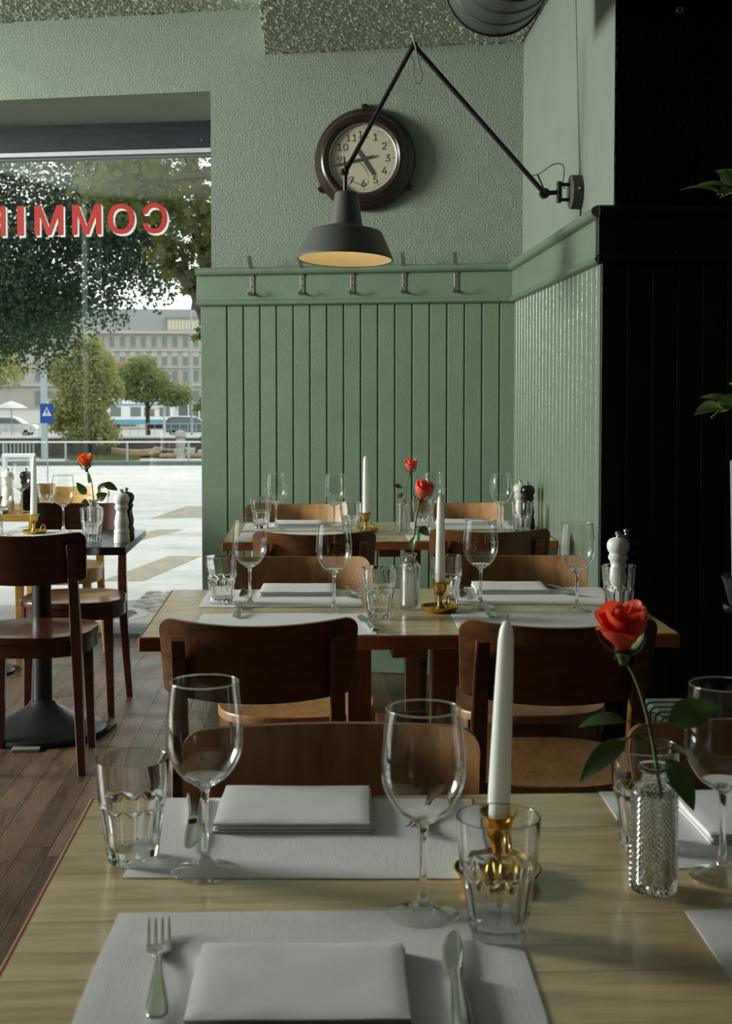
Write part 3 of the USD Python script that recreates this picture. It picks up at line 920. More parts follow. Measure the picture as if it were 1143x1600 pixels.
def b_wine(label, group, loc, rz):
    t = thing('wine_glass', label, 'wine glass', loc, rz, group)
    foot = [(0, .0), (.0365, .0), (.0378, .0008), (.0378, .0018), (.034, .0030), (.020, .0060), (.010, .0105), (.0060, .018), (.0042, .030)]
    stem = [(.0042, .030), (.0036, .050), (.0036, .075), (.0042, .088), (.0062, .0975)]
    bowl_o = [(.0062, .0975), (.013, .1015), (.024, .109), (.034, .121), (.0415, .137), (.0440, .152), (.0438, .166), (.0425, .182), (.0405, .200), (.0392, .213), (.0388, .2185)]
    bowl_i = [(.0380, .2190), (.0376, .2185), (.0381, .212), (.0395, .199), (.0415, .181), (.0428, .166), (.0430, .152), (.0404, .138), (.0326, .1225), (.022, .1110), (.011, .1052), (.0, .1040)]

    def fine(p, k=4):
        P = np.array(p)
        s = np.linspace(0, len(P) - 1, (len(P) - 1) * k + 1)
        from scipy.interpolate import PchipInterpolator
        return np.stack([PchipInterpolator(np.arange(len(P)), P[:, 0])(s), PchipInterpolator(np.arange(len(P)), P[:, 1])(s)], 1)
    part(t, 'foot', lathe(list(foot[:3]) + list(fine(foot[2:7], 3)), 56), 'glass_thin', smooth=60)
    part(t, 'stem', lathe(np.concatenate([fine(foot[6:], 3), fine(stem[1:], 3), fine(bowl_o[1:3], 3), [(.0235, .1100), (.0130, .1063), (0, .1045)]]), 36), 'glass', smooth=60)
    lip = [(.0388 - .0004 + .0009 * math.cos(q), .2185 + .0009 * math.sin(q)) for q in np.linspace(0, 2 * PI, 9)]
    bowl = part(t, 'bowl', lathe(fine(bowl_o[2:]), 64), 'glass_thin', smooth=True)
    part(bowl, 'lip', lathe(lip, 64), 'glass', smooth=True)
    return t


def b_tumbler(label, group, loc, rz):
    """Stacking tumbler: smooth upper half, ten flutes below a ledge, heavy base."""
    t = thing('water_glass', label, 'water glass', loc, rz, group)
    nA, prof = 80, []
    a = np.linspace(0, 2 * PI, nA, endpoint=False)
    fl_ = np.abs(np.sin(a * 5))                                   # 0 at the ridges between flutes
    rows = []
    for z, r, k_ in ((0, .0, 0), (0, .024, 0), (.0006, .0275, .3), (.003, .0292, 1), (.010, .0300, 1), (.030, .0325, 1), (.050, .0350, 1), (.060, .0363, .9), (.0645, .0372, .5), (.0675, .0385, .1), (.0700, .0388, 0), (.080, .0395, 0), (.100, .0410, 0), (.1205, .0426, 0), (.1218, .0424, 0),
                     (.1218, .0410, 0), (.1205, .0402, 0), (.100, .0386, 0), (.080, .0370, 0), (.070, .0355, 0), (.060, .0335, 0), (.040, .0302, 0), (.024, .0278, 0), (.017, .0250, 0), (.0150, .018, 0), (.0145, .0, 0)):
        rr = r * (1 - k_ * .085 * fl_ ** .7) if r else 0 * a
        zz = z + (.004 * (1 - fl_) * (.0640 < z < .0676) if k_ else 0)
        rows.append(np.stack([rr * np.cos(a), rr * np.sin(a), zz + 0 * a], -1))
    v = np.concatenate(rows)
    f = []
    for i in range(len(rows) - 1):
        for j in range(nA):
            q = (i * nA + j, i * nA + (j + 1) % nA, (i + 1) * nA + (j + 1) % nA, (i + 1) * nA + j)
            f += [(q[0], q[1], q[2]), (q[0], q[2], q[3])]
    m = trimesh.Trimesh(v, f, process=False)
    m.merge_vertices()
    m.update_faces(m.nondegenerate_faces())
    part(t, 'glass', m, 'glass', smooth=38)
    return t


def b_vase(label, group, loc, rz):
    t = thing('bud_vase', label, 'vase', loc, rz, group)
    nA, nZ = 52, 34                                                # cut diamonds: peaks and grooves alternate on this grid
    a = np.linspace(0, 2 * PI, nA, endpoint=False)
    odd = np.arange(nA) % 2
    V = [(r + 0 * a, z + 0 * a) for r, z in ((0, 0), (.020, 0), (.0235, .0015))]
    first = len(V)
    for i in range(nZ):
        V.append((.0262 - .0021 * ((odd + i) % 2), .0045 + .104 * i / (nZ - 1) + 0 * a))
    last = len(V) - 1
    for r, z in ((.0240, .1115), (.0205, .117), (.0155, .122), (.0140, .127), (.0142, .132), (.0185, .1365), (.0190, .1385), (.0180, .1392), (.0125, .133), (.0118, .127), (.0130, .121), (.0185, .115), (.0212, .108), (.0212, .012), (.018, .0095), (.0, .009)):
        V.append((r + 0 * a, z + 0 * a))
    v = np.concatenate([np.stack([r * np.cos(a), r * np.sin(a), z], -1) for r, z in V])
    f = []
    for i in range(len(V) - 1):
        for j in range(nA):
            q = (i * nA + j, i * nA + (j + 1) % nA, (i + 1) * nA + (j + 1) % nA, (i + 1) * nA + j)
            f += [(q[0], q[1], q[2]), (q[0], q[2], q[3])] if first <= i < last and (i - first + j) % 2 else [(q[0], q[1], q[3]), (q[1], q[2], q[3])]
    m = trimesh.Trimesh(v, f, process=False)
    m.merge_vertices()
    m.update_faces(m.nondegenerate_faces())
    part(t, 'glass', m, 'glass', smooth=8)
    return t


def b_holder(label, group, loc, rz):
    t = thing('candle_holder', label, 'candle holder', loc, rz, group)
    part(t, 'dish', lathe([(0, 0), (.034, 0), (.043, .004), (.0480, .0120), (.0490, .0135), (.0476, .0140), (.042, .0065), (.033, .0028), (0, .0028)], 56), 'brass', smooth=40)
    part(t, 'stem', lathe([(0, .0026), (.016, .0028), (.012, .008), (.0065, .018), (.0055, .026), (.0072, .031), (.0060, .036), (.0085, .042)], 36), 'brass', smooth=60)
    part(t, 'cup', lathe([(.0085, .042), (.0135, .048), (.0165, .058), (.0182, .068), (.0228, .0735), (.0232, .0748), (.0215, .0750), (.0150, .0700), (.0140, .055), (0, .054)], 40), 'brass', smooth=40)
    part(t, 'finger_ring', xf(trimesh.creation.torus(.013, .0022, 28, 10), mat4((.0, .058, .016), ry=90)), 'brass', smooth=True)
    return t


def b_candle(label, group, loc, rz):
    t = thing('taper_candle', label, 'candle', loc, rz, group)
    part(t, 'wax', lathe([(0, 0), (.0120, 0), (.0128, .003), (.0122, .06), (.0105, .15), (.0088, .215), (.0072, .228), (.0040, .236), (.0, .238)], 32), 'wax', smooth=50)
    part(t, 'wick', rod((0, 0, .236), (.001, 0, .2445), .0009, 6), 'wick')
    return t


def make_mill(label, loc, m, group):
    t = thing('pepper_mill', label, 'pepper mill', loc, 0, group)
    part(t, 'body', lathe([(0, 0), (.0275, 0), (.0285, .004), (.0285, .026), (.0265, .031), (.0280, .036), (.0280, .042), (.0255, .047), (.0235, .052), (.0255, .064), (.0262, .074), (.0235, .090), (.0195, .108), (.0190, .114), (.0225, .120), (.0250, .124), (.0245, .130)], 48), m, smooth=50)
    part(t, 'head', lathe([(.0245, .1305), (.0215, .134), (.0225, .138), (.0265, .144), (.0285, .153), (.0275, .163), (.0225, .171), (.0130, .176), (0, .177)], 48), m, smooth=60)
    part(t, 'knob', lathe([(0, .1765), (.0055, .177), (.0050, .180), (.0078, .183), (.0085, .187), (.0060, .191), (0, .192)], 24), 'steel', smooth=50)
    return t


G = {'mat': 'white ribbed placemats', 'nap': 'folded white napkins', 'fork': 'steel forks', 'knife': 'steel table knives', 'wine': 'empty stemmed wine glasses', 'tum': 'fluted water glasses', 'vase': 'diamond cut bud vases', 'hold': 'brass candle holders', 'cand': 'white taper candles'}
ON = {'near': 'nearest table', 'mid': 'middle table', 'far': 'corner table'}
# placemats: (x, y, turn, label)
for x, y, r, lab in ((.000, 1.232, -1, 'white ribbed placemat at the bottom left of the nearest table'), (.000, 1.618, -3, 'white ribbed placemat on the far left side of the nearest table'),
                     (.596, 1.632, 0, 'white ribbed placemat on the far right side of the nearest table'), (.597, 1.218, 0, 'white ribbed placemat at the bottom right corner of the nearest table'),
                     (-.075, 3.480, -1, 'white ribbed placemat at the far left of the middle table'), (-.060, 3.090, 0, 'white ribbed placemat at the near left of the middle table'),
                     (.585, 3.492, -3, 'white ribbed placemat at the far right of the middle table'), (.545, 3.095, 0, 'white ribbed placemat at the near right of the middle table'),
                     (-.06, 5.295, 0, 'white ribbed placemat at the far left of the corner table'), (.60, 5.300, 0, 'white ribbed placemat at the far right of the corner table'),
                     (-.06, 4.930, 0, 'white ribbed placemat at the near left of the corner table'), (.56, 4.935, 0, 'white ribbed placemat at the near right of the corner table'),
                     (-1.02, 5.055, 0, 'white ribbed placemat on the black table')):
    put('mat', (x, y), r, lab, G['mat'], b_mat)
N = TZ + .0022
for x, y, r, lab in ((-.010, 1.190, -1, 'folded white napkin at the bottom of the view, between fork and knife'), (-.021, 1.702, -2, 'folded white napkin on the nearest table, in front of the wooden chair'),
                     (.576, 1.640, 1, 'folded white napkin behind the diamond vase of the nearest table'),
                     (-.036, 3.575, -1, 'folded white napkin at the far left of the middle table'), (.540, 3.590, -2, 'folded white napkin at the far right of the middle table'),
                     (-.048, 5.345, 0, 'folded white napkin at the far left of the corner table'), (.610, 5.360, 0, 'folded white napkin at the far right of the corner table')):
    put('nap', (x, y, N), r, lab, G['nap'], b_nap)
for x, y, r, lab in ((-.144, 1.235, 6, 'steel fork left of the napkin at the bottom of the view'), (.150, 1.700, 165, 'steel fork half hidden behind the near right wine glass'),
                     (-.178, 3.260, 0, 'steel fork rising over the left chair back of the middle table'), (.428, 3.235, 0, 'steel fork rising over the right chair back of the middle table'),
                     (.672, 3.555, 190, 'steel fork right of the far right napkin on the middle table'), (.098, 3.545, 183, 'steel fork right of the far left napkin on the middle table'),
                     (.800, 5.330, 180, 'steel fork right of the napkin in the corner')):
    put('fork', (x, y, N), r, lab, G['fork'], b_fork)
for x, y, r, lab in ((.134, 1.212, -3, 'steel table knife right of the napkin at the bottom of the view'), (-.149, 1.655, 184.5, 'steel table knife behind the left wine glass on the nearest table'),
                     (-.182, 3.560, 182, 'steel table knife left of the far left napkin on the middle table'), (.128, 3.080, 8, 'steel table knife at the near left of the middle table, below the water glass'),
                     (.402, 3.520, 176, 'steel table knife left of the far right napkin on the middle table'), (.455, 5.300, 180, 'steel table knife left of the napkin in the corner'),
                     (-1.165, 5.05, -35, 'steel table knife lying slanted on the black table')):
    put('knife', (x, y, N), r, lab, G['knife'], b_knife)
for x, y, lab in ((-.121, 1.500, 'wine glass beside the leftmost water glass of the nearest table'), (.116, 1.363, 'wine glass left of the taper candle on the nearest table'), (.462, 1.460, 'wine glass right of the red rose on the nearest table'),
                  (-.155, 3.356, 'wine glass at the left end of the middle table'), (.056, 3.242, 'wine glass between the napkin and water glass of the middle table'),
                  (.425, 3.313, 'wine glass right of the candle on the middle table'), (.653, 3.236, 'wine glass at the right end of the middle table'),
                  (-.136, 5.172, 'wine glass at the left end of the corner table'), (.089, 5.116, 'wine glass left of the candle on the corner table'),
                  (.478, 5.194, 'wine glass behind the coral rose on the corner table'), (.737, 5.136, 'wine glass beside the pepper mills on the corner table'),
                  (-.945, 5.113, 'wine glass left of the orange rose on the black table'), (-1.150, 4.99, 'wine glass left of the candle on the black table'), (-1.275, 5.915, 'wine glass on the honey coloured table at the window')):
    put('wine', (x, y, TZ if 'bottom' not in lab else N), 0, lab, G['wine'], b_wine)
for x, y, lab in ((-.208, 1.539, 'leftmost fluted water glass, at the left end of the nearest table'), (.187, 1.310, 'fluted water glass in front of the candle on the nearest table'), (.400, 1.564, 'fluted water glass behind the diamond vase on the nearest table'),
                  (-.229, 3.399, 'fluted water glass at the left end of the middle table'), (.164, 3.173, 'fluted water glass left of the vase on the middle table'),
                  (.347, 3.386, 'fluted water glass behind the candle on the middle table'), (.744, 3.176, 'fluted water glass in front of the pepper mills on the middle table'),
                  (-.195, 5.222, 'fluted water glass at the left end of the corner table'), (.150, 4.985, 'fluted water glass beside the candle on the corner table'),
                  (.798, 5.000, 'fluted water glass in front of the pepper mills on the corner table'), (.430, 5.102, 'fluted water glass behind the rose on the corner table'),
                  (-.787, 4.808, 'fluted water glass in front of the orange rose on the black table'), (-1.19, 6.02, 'fluted water glass beside the mills on the window table')):
    put('tum', (x, y), 9 * len(lab), lab, G['tum'], b_tumbler)
for x, y, lab in ((.374, 1.422, 'diamond cut glass bud vase holding the big red rose'), (.246, 3.291, 'diamond cut glass bud vase on the middle table'), (.350, 5.015, 'diamond cut glass bud vase on the corner table'), (-.800, 4.935, 'diamond cut glass bud vase behind the water glass on the black table')):
    put('vase', (x, y), 0, lab, G['vase'], b_vase)
cnd = (((.208, 1.463), 2.2, 'nearest table'), ((.318, 3.259), .3, 'middle table'), ((.210, 5.085), -.4, 'corner table'), ((-1.049, 5.073), .8, 'black table'), ((-1.375, 5.90), .5, 'table at the window'))
for (x, y), lean, w in cnd:
    put('hold', (x, y), -25, f'brass candle holder on the {w}', G['hold'], b_holder)
for (x, y), lean, w in cnd:
    M = mat4((x, y, TZ + .0545), ry=lean)
    lab = f'white taper candle standing on the {w}'
    if 'cand' not in PROTO:
        PROTO['cand'] = b_candle(lab, G['cand'], (0, 0, 0), 0)
        place(UsdGeom.Xform(PROTO['cand']), M)
    else:
        dup(PROTO['cand'], M=M, label=lab, group=G['cand'])
mw = make_mill('white pepper mill at the right end of the middle table', (.770, 3.300, TZ), 'white_lacquer', 'white mills')
for x, y, lab in ((.822, 5.190, 'white pepper mill in the corner, beside the panelling'), (-.675, 4.768, 'white pepper mill at the right corner of the black table'), (-1.36, 6.03, 'white mill on the honey coloured table at the window')):
    dup(mw, (x, y, TZ), 0, lab)
mb = make_mill('black pepper mill at the right end of the middle table', (.806, 3.362, TZ), 'black_lacquer', 'black mills')
for x, y, lab in ((.838, 5.115, 'black pepper mill in the corner, beside the panelling'), (-.668, 4.842, 'black pepper mill hidden behind the white one on the black table'), (-1.285, 6.06, 'black mill on the honey coloured table at the window')):
    dup(mb, (x, y, TZ), 0, lab)

# ------------------------------------------------------------------ roses
def leaf_mesh(base, tip, width, up=(0, 0, 1), fold=.18, curl=.10, n=9):
    """A pointed oval leaf with a folded midrib between two points."""
    b, t_ = np.array(base, float), np.array(tip, float)
    D = t_ - b
    L = np.linalg.norm(D)
    D /= L
    S = np.cross(D, np.array(up, float)); S /= np.linalg.norm(S) + 1e-9
    Nn = np.cross(S, D)
    v, f = [], []
    for i in range(n):
        s = i / (n - 1)
        w = width / 2 * math.sin(PI * min(1, s ** .75)) ** .8 if 0 < s < 1 else 0.0005
        c = b + D * L * s + Nn * (L * curl * (math.sin(PI * s) - .6 * s * s))
        for k_ in (-1, -.5, 0, .5, 1):
            v.append(c + S * w * k_ + Nn * (abs(k_) * w * fold + (.04 * w * math.sin(9 * s) if abs(k_) == 1 else 0)))
    for i in range(n - 1):
        for k_ in range(4):
            p = i * 5 + k_
            f += [(p, p + 1, p + 6), (p, p + 6, p + 5)]
    return trimesh.Trimesh(v, f, process=False)


def petal(R, H, th0, half, flare, lip, nu=9, nv=9):
    v, f = [], []
    for j in range(nv):
        t_ = j / (nv - 1)
        r = R * math.sin(PI / 2 * min(1, .25 + t_ * 1.15)) ** 1.0 * (.25 + .75 * min(1, t_ * 1.9)) + flare * t_ ** 3.2
        z = H * (t_ - lip * max(0, t_ - .72) ** 2 * 6)
        wd = half * (.45 + .75 * math.sin(PI * min(1, .10 + .72 * t_)))
        for i in range(nu):
            u = -1 + 2 * i / (nu - 1)
            a = th0 + u * wd
            top = H * .16 * (u * u) * t_ ** 2
            rr = r + .0016 * math.sin(3 * u + th0 * 5) * t_ + .0025 * u * t_
            v.append((rr * math.cos(a), rr * math.sin(a), z - top))
    for j in range(nv - 1):
        for i in range(nu - 1):
            p = j * nu + i
            f += [(p, p + 1, p + nu + 1), (p, p + nu + 1, p + nu)]
    return trimesh.Trimesh(v, f, process=False)


def make_rose(label, loc, stem, head_M, petal_m, leaves, size=1.0, open_=1.0):
    t = thing('rose', label, 'rose', loc, 0, None)
    part(t, 'stem', tube(curve(stem, 36), .0021 * size, 8), 'stem_green', smooth=True)
    r0 = random.Random(len(label))
    for k_ in range(3):
        part(t, 'petal', xf(petal(.0085 * size, .053 * size, k_ * 2.1, 1.25, .001, .1), head_M), petal_m, smooth=True)
    for k_ in range(4):
        part(t, 'petal', xf(petal(.0155 * size, .053 * size, .5 + k_ * 1.57 + r0.uniform(-.15, .15), .95, .003 * open_ * size, .15 * open_), head_M), petal_m, smooth=True)
    for k_ in range(5):
        part(t, 'petal', xf(petal(.0205 * size, (.051 - .007 * (k_ % 2)) * size, .2 + k_ * 1.257 + r0.uniform(-.15, .15), .85, (.003 + .007 * (k_ % 2)) * open_ * size, .35 * open_), head_M), petal_m, smooth=True)
    part(t, 'hip', xf(lathe([(0, -.012 * size), (.004 * size, -.010 * size), (.0062 * size, -.002 * size), (.0090 * size, .003 * size), (0, .005 * size)], 20), head_M), 'stem_green', smooth=50)
    for k_ in range(5):
        a = k_ * 1.257 + .4
        s = leaf_mesh((.006 * size * math.cos(a), .006 * size * math.sin(a), 0), (.027 * size * math.cos(a), .027 * size * math.sin(a), (.010 if k_ % 2 else .026) * size), .008 * size, up=(math.cos(a), math.sin(a), .3))
        part(t, 'sepal', xf(s, head_M), 'stem_green', smooth=True)
    for base, a, b, w, up in leaves:
        part(t, 'leaf_stalk', tube(curve([base, (np.array(base) * .4 + np.array(a) * .6) + (0, 0, .003), a], 10), .0010 * size, 6), 'stem_green', smooth=True)
        part(t, 'leaf', leaf_mesh(a, b, w, up), 'rose_leaf', smooth=True)
    return t


F_ = (0, -.8, .6)
make_rose('big red rose in the diamond vase on the nearest table', (.374, 1.422, TZ),
          [(.022, .004, .014), (.012, .004, .07), (.004, .006, .135), (-.006, .010, .19), (-.020, .014, .235), (-.030, .018, .250)],
          mat4((-.031, .018, .258), rx=14, ry=-5, s=1.18), 'petal_red',
          [((-.010, .012, .195), (.016, .004, .187), (.070, -.004, .204), .034, (-.1, -.8, .5)),
           ((-.001, .008, .155), (.012, .000, .146), (.042, -.012, .092), .026, (.2, -.9, .3)),
           ((-.006, .010, .172), (-.032, .002, .166), (-.086, -.016, .127), .026, (0, -.5, .8)),
           ((-.008, .010, .180), (-.030, .012, .184), (-.080, .024, .178), .026, (0, -.3, .9)),
           ((-.006, .008, .165), (-.012, -.002, .168), (-.026, -.016, .172), .014, (0, -.6, .8)),
           ((.002, .006, .150), (.022, .010, .154), (.046, .022, .140), .016, (0, -.4, .9))], 1.0, 1.1)
make_rose('coral rose in the vase on the middle table', (.246, 3.291, TZ),
          [(-.004, 0, .014), (.002, 0, .07), (.008, 0, .135), (.012, 0, .20), (.022, .0, .262)],
          mat4((.025, 0, .270), rx=12, ry=16, s=1.05), 'petal_coral',
          [((.012, 0, .20), (.022, -.004, .205), (.046, -.012, .185), .024, F_), ((.009, 0, .15), (.012, -.006, .158), (.018, -.014, .206), .022, (.9, -.4, 0)), ((.008, 0, .14), (.004, -.006, .147), (.010, -.012, .185), .020, (-.6, -.7, .1))], 1.0, .5)
make_rose('small coral rose in the vase on the corner table', (.350, 5.015, TZ),
          [(0, 0, .014), (.003, 0, .08), (.008, 0, .14), (.012, 0, .19), (.022, 0, .225)],
          mat4((.024, 0, .232), rx=10, ry=6, s=1.10), 'petal_coral',
          [((.010, 0, .17), (-.006, -.004, .175), (-.044, -.010, .185), .020, F_), ((.009, 0, .16), (-.002, -.006, .155), (-.022, -.016, .128), .020, (-.5, -.8, .2))], .95, .8)
make_rose('orange rose rising from the vase on the black table', (-.800, 4.935, TZ),
          [(.004, 0, .014), (.0, 0, .08), (-.002, 0, .15), (-.010, 0, .215), (-.024, 0, .246)],
          mat4((-.026, 0, .254), rx=12, ry=-4, s=1.15), 'petal_orange',
          [((-.008, 0, .205), (-.016, -.006, .200), (-.020, -.012, .238), .020, (.8, -.5, 0)),
           ((-.002, 0, .15), (-.028, -.004, .16), (-.060, -.016, .205), .030, (0, -.9, .3)),
           ((-.002, 0, .14), (.018, -.004, .168), (.046, -.014, .205), .026, F_), ((-.002, 0, .14), (.036, -.006, .198), (.090, -.014, .176), .032, F_),
           ((.0, 0, .13), (.014, -.010, .142), (.052, -.022, .165), .036, (0, -1, .2)), ((0, 0, .13), (-.018, -.012, .132), (-.044, -.02, .128), .026, F_)], 1.0, 1.1)

# ------------------------------------------------------------------ stand with plant at the right edge
st = thing('plant_stand', 'black stand at the right edge carrying the white candle and the plant', 'stand', (.905, 2.50, 0))
part(st, 'top', lathe([(0, .874), (.113, .874), (.115, .880), (.113, .886), (0, .886)], 48), 'black_lacquer')
part(st, 'column', lathe([(.02, .02), (.02, .868)], 24), 'black_metal')
part(st, 'foot', lathe([(0, 0), (.16, 0), (.16, .012), (.03, .03), (0, .03)], 40), 'black_metal')
bw = thing('candle_bowl', 'black rimmed bowl under the white cylinder at the right edge', 'bowl', (.836, 2.46, .886))
part(bw, 'bowl', lathe([(0, 0), (.04, 0), (.048, .006), (.058, .045), (.064, .060), (.066, .062), (.062, .061), (.055, .045), (.045, .012), (0, .010)], 48), 'pot_black', smooth=50)
wc = thing('white_cylinder_lamp', 'tall white cylinder standing in a black bowl, cut by the right edge', 'table lamp', (.836, 2.46, .897))  # a thick white candle, gives no light
part(wc, 'cylinder', lathe([(0, 0), (.036, 0), (.044, .03), (.050, .265), (.048, .268), (0, .268)], 48), 'pot_white', smooth=40)

pl = thing('hanging_plant', 'leafy green plant hanging in from the right edge in front of the black wall', 'plant', (.955, 2.555, 0))
part(pl, 'pot', lathe([(0, .887), (.055, .887), (.065, .90), (.078, 1.03), (.080, 1.035), (.070, 1.03), (0, 1.02)], 40), 'pot_black', smooth=40)
lr = random.Random(5)
for tip, base, nl in (((-.180, -.06, 1.665), (0, 0, 1.03), 18), ((-.160, -.08, 1.325), (0, 0, 1.03), 6), ((-.205, -.09, 1.245), (.01, 0, 1.03), 9), ((.05, .0, 1.70), (.01, .01, 1.03), 9)):
    C = curve([base, (base[0] + .03, base[1], base[2] + (tip[2] - base[2]) * .6 + .05), ((tip[0] + base[0]) / 2 + .01, tip[1] * .6, tip[2] + .03 * (tip[2] < 1.5)), tip], 24)
    part(pl, 'stem', tube(C, .0028, 7), 'stem_green', smooth=True)
    for k_ in range(nl):
        c = C[int(len(C) * (.55 + .45 * k_ / nl))]
        a = lr.uniform(0, 2 * PI)
        d = np.array([-.5 + .7 * math.cos(a), .5 * math.sin(a), lr.uniform(-.35, .55)])
        d /= np.linalg.norm(d)
        part(pl, 'leaf', leaf_mesh(c, c + d * lr.uniform(.055, .085), lr.uniform(.028, .042), (lr.uniform(-.4, .4), -.5, .8)), 'plant_leaf', smooth=True)

# ------------------------------------------------------------------ outdoors
SL = .03
SZ = lambda Y: -.10 - SL * (Y - 7.2)              # the street falls away from the window
a_ = math.degrees(math.atan(SL))


def on_street(poly, h, lift=0.0):
    m = prism(poly, h)
    v = m.vertices.copy()
    v[:, 2] += SZ(v[:, 1]) - h + lift
    m.vertices = v
    return m


street = on_street(sg.box(-45, 10.2, 30, 43.0), .1)
solo('street', street, 'street', kind='structure', smooth=False)
pv = thing('pavement', kind='structure')
part(pv, 'asphalt', on_street(sg.Polygon([(-12, 7.25), (6, 6.4), (6, 10.2), (-.3, 10.2), (-1.0, 9.3), (-1.4, 8.95), (-2.5, 8.85), (-12, 9.0)]), .1, .012), 'pavement', smooth=False)
part(pv, 'gutter', on_street(sg.Polygon([(-12, 9.0), (-2.5, 8.85), (-1.4, 8.95), (-1.0, 9.3), (-.3, 10.2), (-12, 10.2)]), .1, .002), 'street', smooth=False)
for i in range(5):
    for j in range(9):
        x, y = -1.12 + i * .13 + (j % 2) * .06, 8.55 + j * .115
        c = cbox(x - .06, x + .06, y - .052, y + .052, -.03, .012, .014)
        c.apply_translation([0, 0, SZ(y) + .012 + rng.uniform(-.003, .004)])
        part(pv, 'cobble', c, 'cobble')
gr = thing('drain_grate', 'iron drain grate in a pale stone ring on the pavement outside', 'grate', (-1.28, 8.36, SZ(8.36) + .013))
part(gr, 'ring', lathe([(.19, .0), (.26, .0), (.26, .006), (.19, .006), (.19, .0)], 40), 'cobble')
for k_ in range(7):
    part(gr, 'bar', cbox(-.16, .16, -.15 + k_ * .046, -.15 + k_ * .046 + .024, -.004, .008, .002), 'black_metal')
zb = thing('zebra_crossing', 'worn yellowish zebra crossing painted on the wet street outside', 'crossing')
for P in (((-1.62, 10.35), (-1.30, 10.35), (-1.02, 12.35), (-1.32, 12.35)), ((-1.95, 10.6), (-1.80, 10.6), (-1.75, 11.1), (-1.90, 11.1)), ((-.85, 10.35), (-.5, 10.35), (-.2, 12.4), (-.55, 12.4)),
          ((-3.5, 16.0), (-3.1, 16.0), (-3.0, 17.2), (-3.35, 17.2)), ((-2.1, 17.6), (-1.3, 17.8), (-1.2, 20.3), (-1.9, 20.3)), ((-4.6, 17.6), (-3.9, 17.6), (-3.7, 20.0), (-4.3, 20.0)), ((-2.4, 12.6), (-2.1, 12.6), (-1.5, 15.6), (-1.8, 15.6))):
    part(zb, 'stripe', on_street(sg.Polygon(P), .004, .004), 'zebra', smooth=False)
solo('side_pavement', bx(-16, -4.1, -3, 7.3, -.2, -.06), 'stone_pale', kind='structure', smooth=False)  # unseen ground, added to bounce daylight up to the ceiling
solo('kerb', on_street(sg.box(-45, 43.0, 30, 43.6), .3, .13), 'kerb_stone', kind='structure', smooth=False)
solo('river_bank', on_street(sg.box(-45, 43.6, 30, 47.5), .4, .12), 'quay_top', kind='structure', smooth=False)
gm = []
for k_ in range(520):
    x, y = -8.1 + 2.3 * rng.random(), 44.2 + 1.2 * rng.random()
    h = .06 + .20 * rng.random()
    b = np.array([x, y, SZ(y) + .11]); w = .03
    gm.append(trimesh.Trimesh([b, b + (w, 0, 0), b + (w / 2 + .1 * (rng.random() - .5), .02, h)], [(0, 1, 2)], process=False))
solo('grass', cat(gm), 'grass', 'green grass and weeds growing behind the kerb', 'grass', kind='stuff', smooth=False)

hr = thing('handrail', 'long white handrail along the near river bank', 'railing')
zr = SZ(44) + .78
part(hr, 'top_bar', bx(-14, 2, 43.77, 43.83, zr - .05, zr), 'rail_white')
for k_ in range(9):
    x = -14 + k_ * 2.0
    part(hr, 'post', bx(x - .03, x + .03, 43.78, 43.82, SZ(44) + .1, zr - .05), 'rail_grey')
rg = thing('bar_railing', 'grey railing of upright bars by the grey post, left', 'railing')
for k_ in range(14):
    x = -11.2 + k_ * .13
    part(rg, 'bar', bx(x, x + .03, 46.0, 46.03, SZ(46) + .1, SZ(46) + .72), 'rail_grey')
part(rg, 'top_bar', bx(-11.3, -9.3, 45.99, 46.04, SZ(46) + .72, SZ(46) + .77), 'rail_grey')
part(rg, 'bottom_bar', bx(-11.3, -9.3, 45.99, 46.04, SZ(46) + .16, SZ(46) + .2), 'rail_grey')
solo('lamp_post', lathe([(0, 0), (.11, 0), (.11, 2.6), (.10, 3.0), (0, 3.0)], 24).apply_translation((-9.16, 46.2, -1.10)), 'rail_grey', 'thick pale grey post standing behind the blue sign', 'post')
bn = thing('street_bench', 'white slatted bench at the kerb, left behind the glasses', 'bench', (-8.70, 40.0, SZ(40)))
part(bn, 'seat', bx(-.45, .45, -.2, .2, .35, .44), 'rail_white')
for x in (-.4, .4):
    part(bn, 'leg', bx(x - .04, x + .04, -.18, .18, 0, .35), 'rail_white')

sn = thing('pedestrian_sign', 'blue pedestrian crossing sign on a thin pole across the street', 'sign', (-5.49, 28.0, SZ(28)))
part(sn, 'pole', rod((0, 0, 0), (0, 0, 1.40), .014), 'rail_grey')
board = part(sn, 'panel', cbox(-.14, .14, -.030, -.016, 1.30, 1.71, .004), 'sign_blue')
tri_ = sg.Polygon([(-.095, 1.455), (.095, 1.455), (0, 1.645)])
part(board, 'triangle', xf(prism(tri_, .003), np.array([[1, 0, 0, 0], [0, 0, 1, -.0335], [0, 1, 0, 0], [0, 0, 0, 1.0]])), 'sign_white', smooth=False)
walk = sg.MultiPolygon([sg.Point(.004, 1.590).buffer(.012), sg.Polygon([(-.012, 1.535), (.010, 1.578), (.018, 1.574), (.012, 1.53)])] ).buffer(.002).union(sg.LineString([(-.030, 1.475), (-.006, 1.535), (.012, 1.53), (.026, 1.475)]).buffer(.007)).union(sg.LineString([(-.026, 1.545), (.004, 1.57), (.030, 1.54)]).buffer(.005))
for g in getattr(walk, 'geoms', [walk]):
    part(board, 'walker', xf(prism(g, .003), np.array([[1, 0, 0, 0], [0, 0, 1, -.0365], [0, 1, 0, 0], [0, 0, 0, 1.0]])), 'sign_blue', smooth=False)
pt = thing('flower_pot', 'terracotta pot on the street behind the orange rose', 'pot', (-2.83, 18.0, SZ(18)))
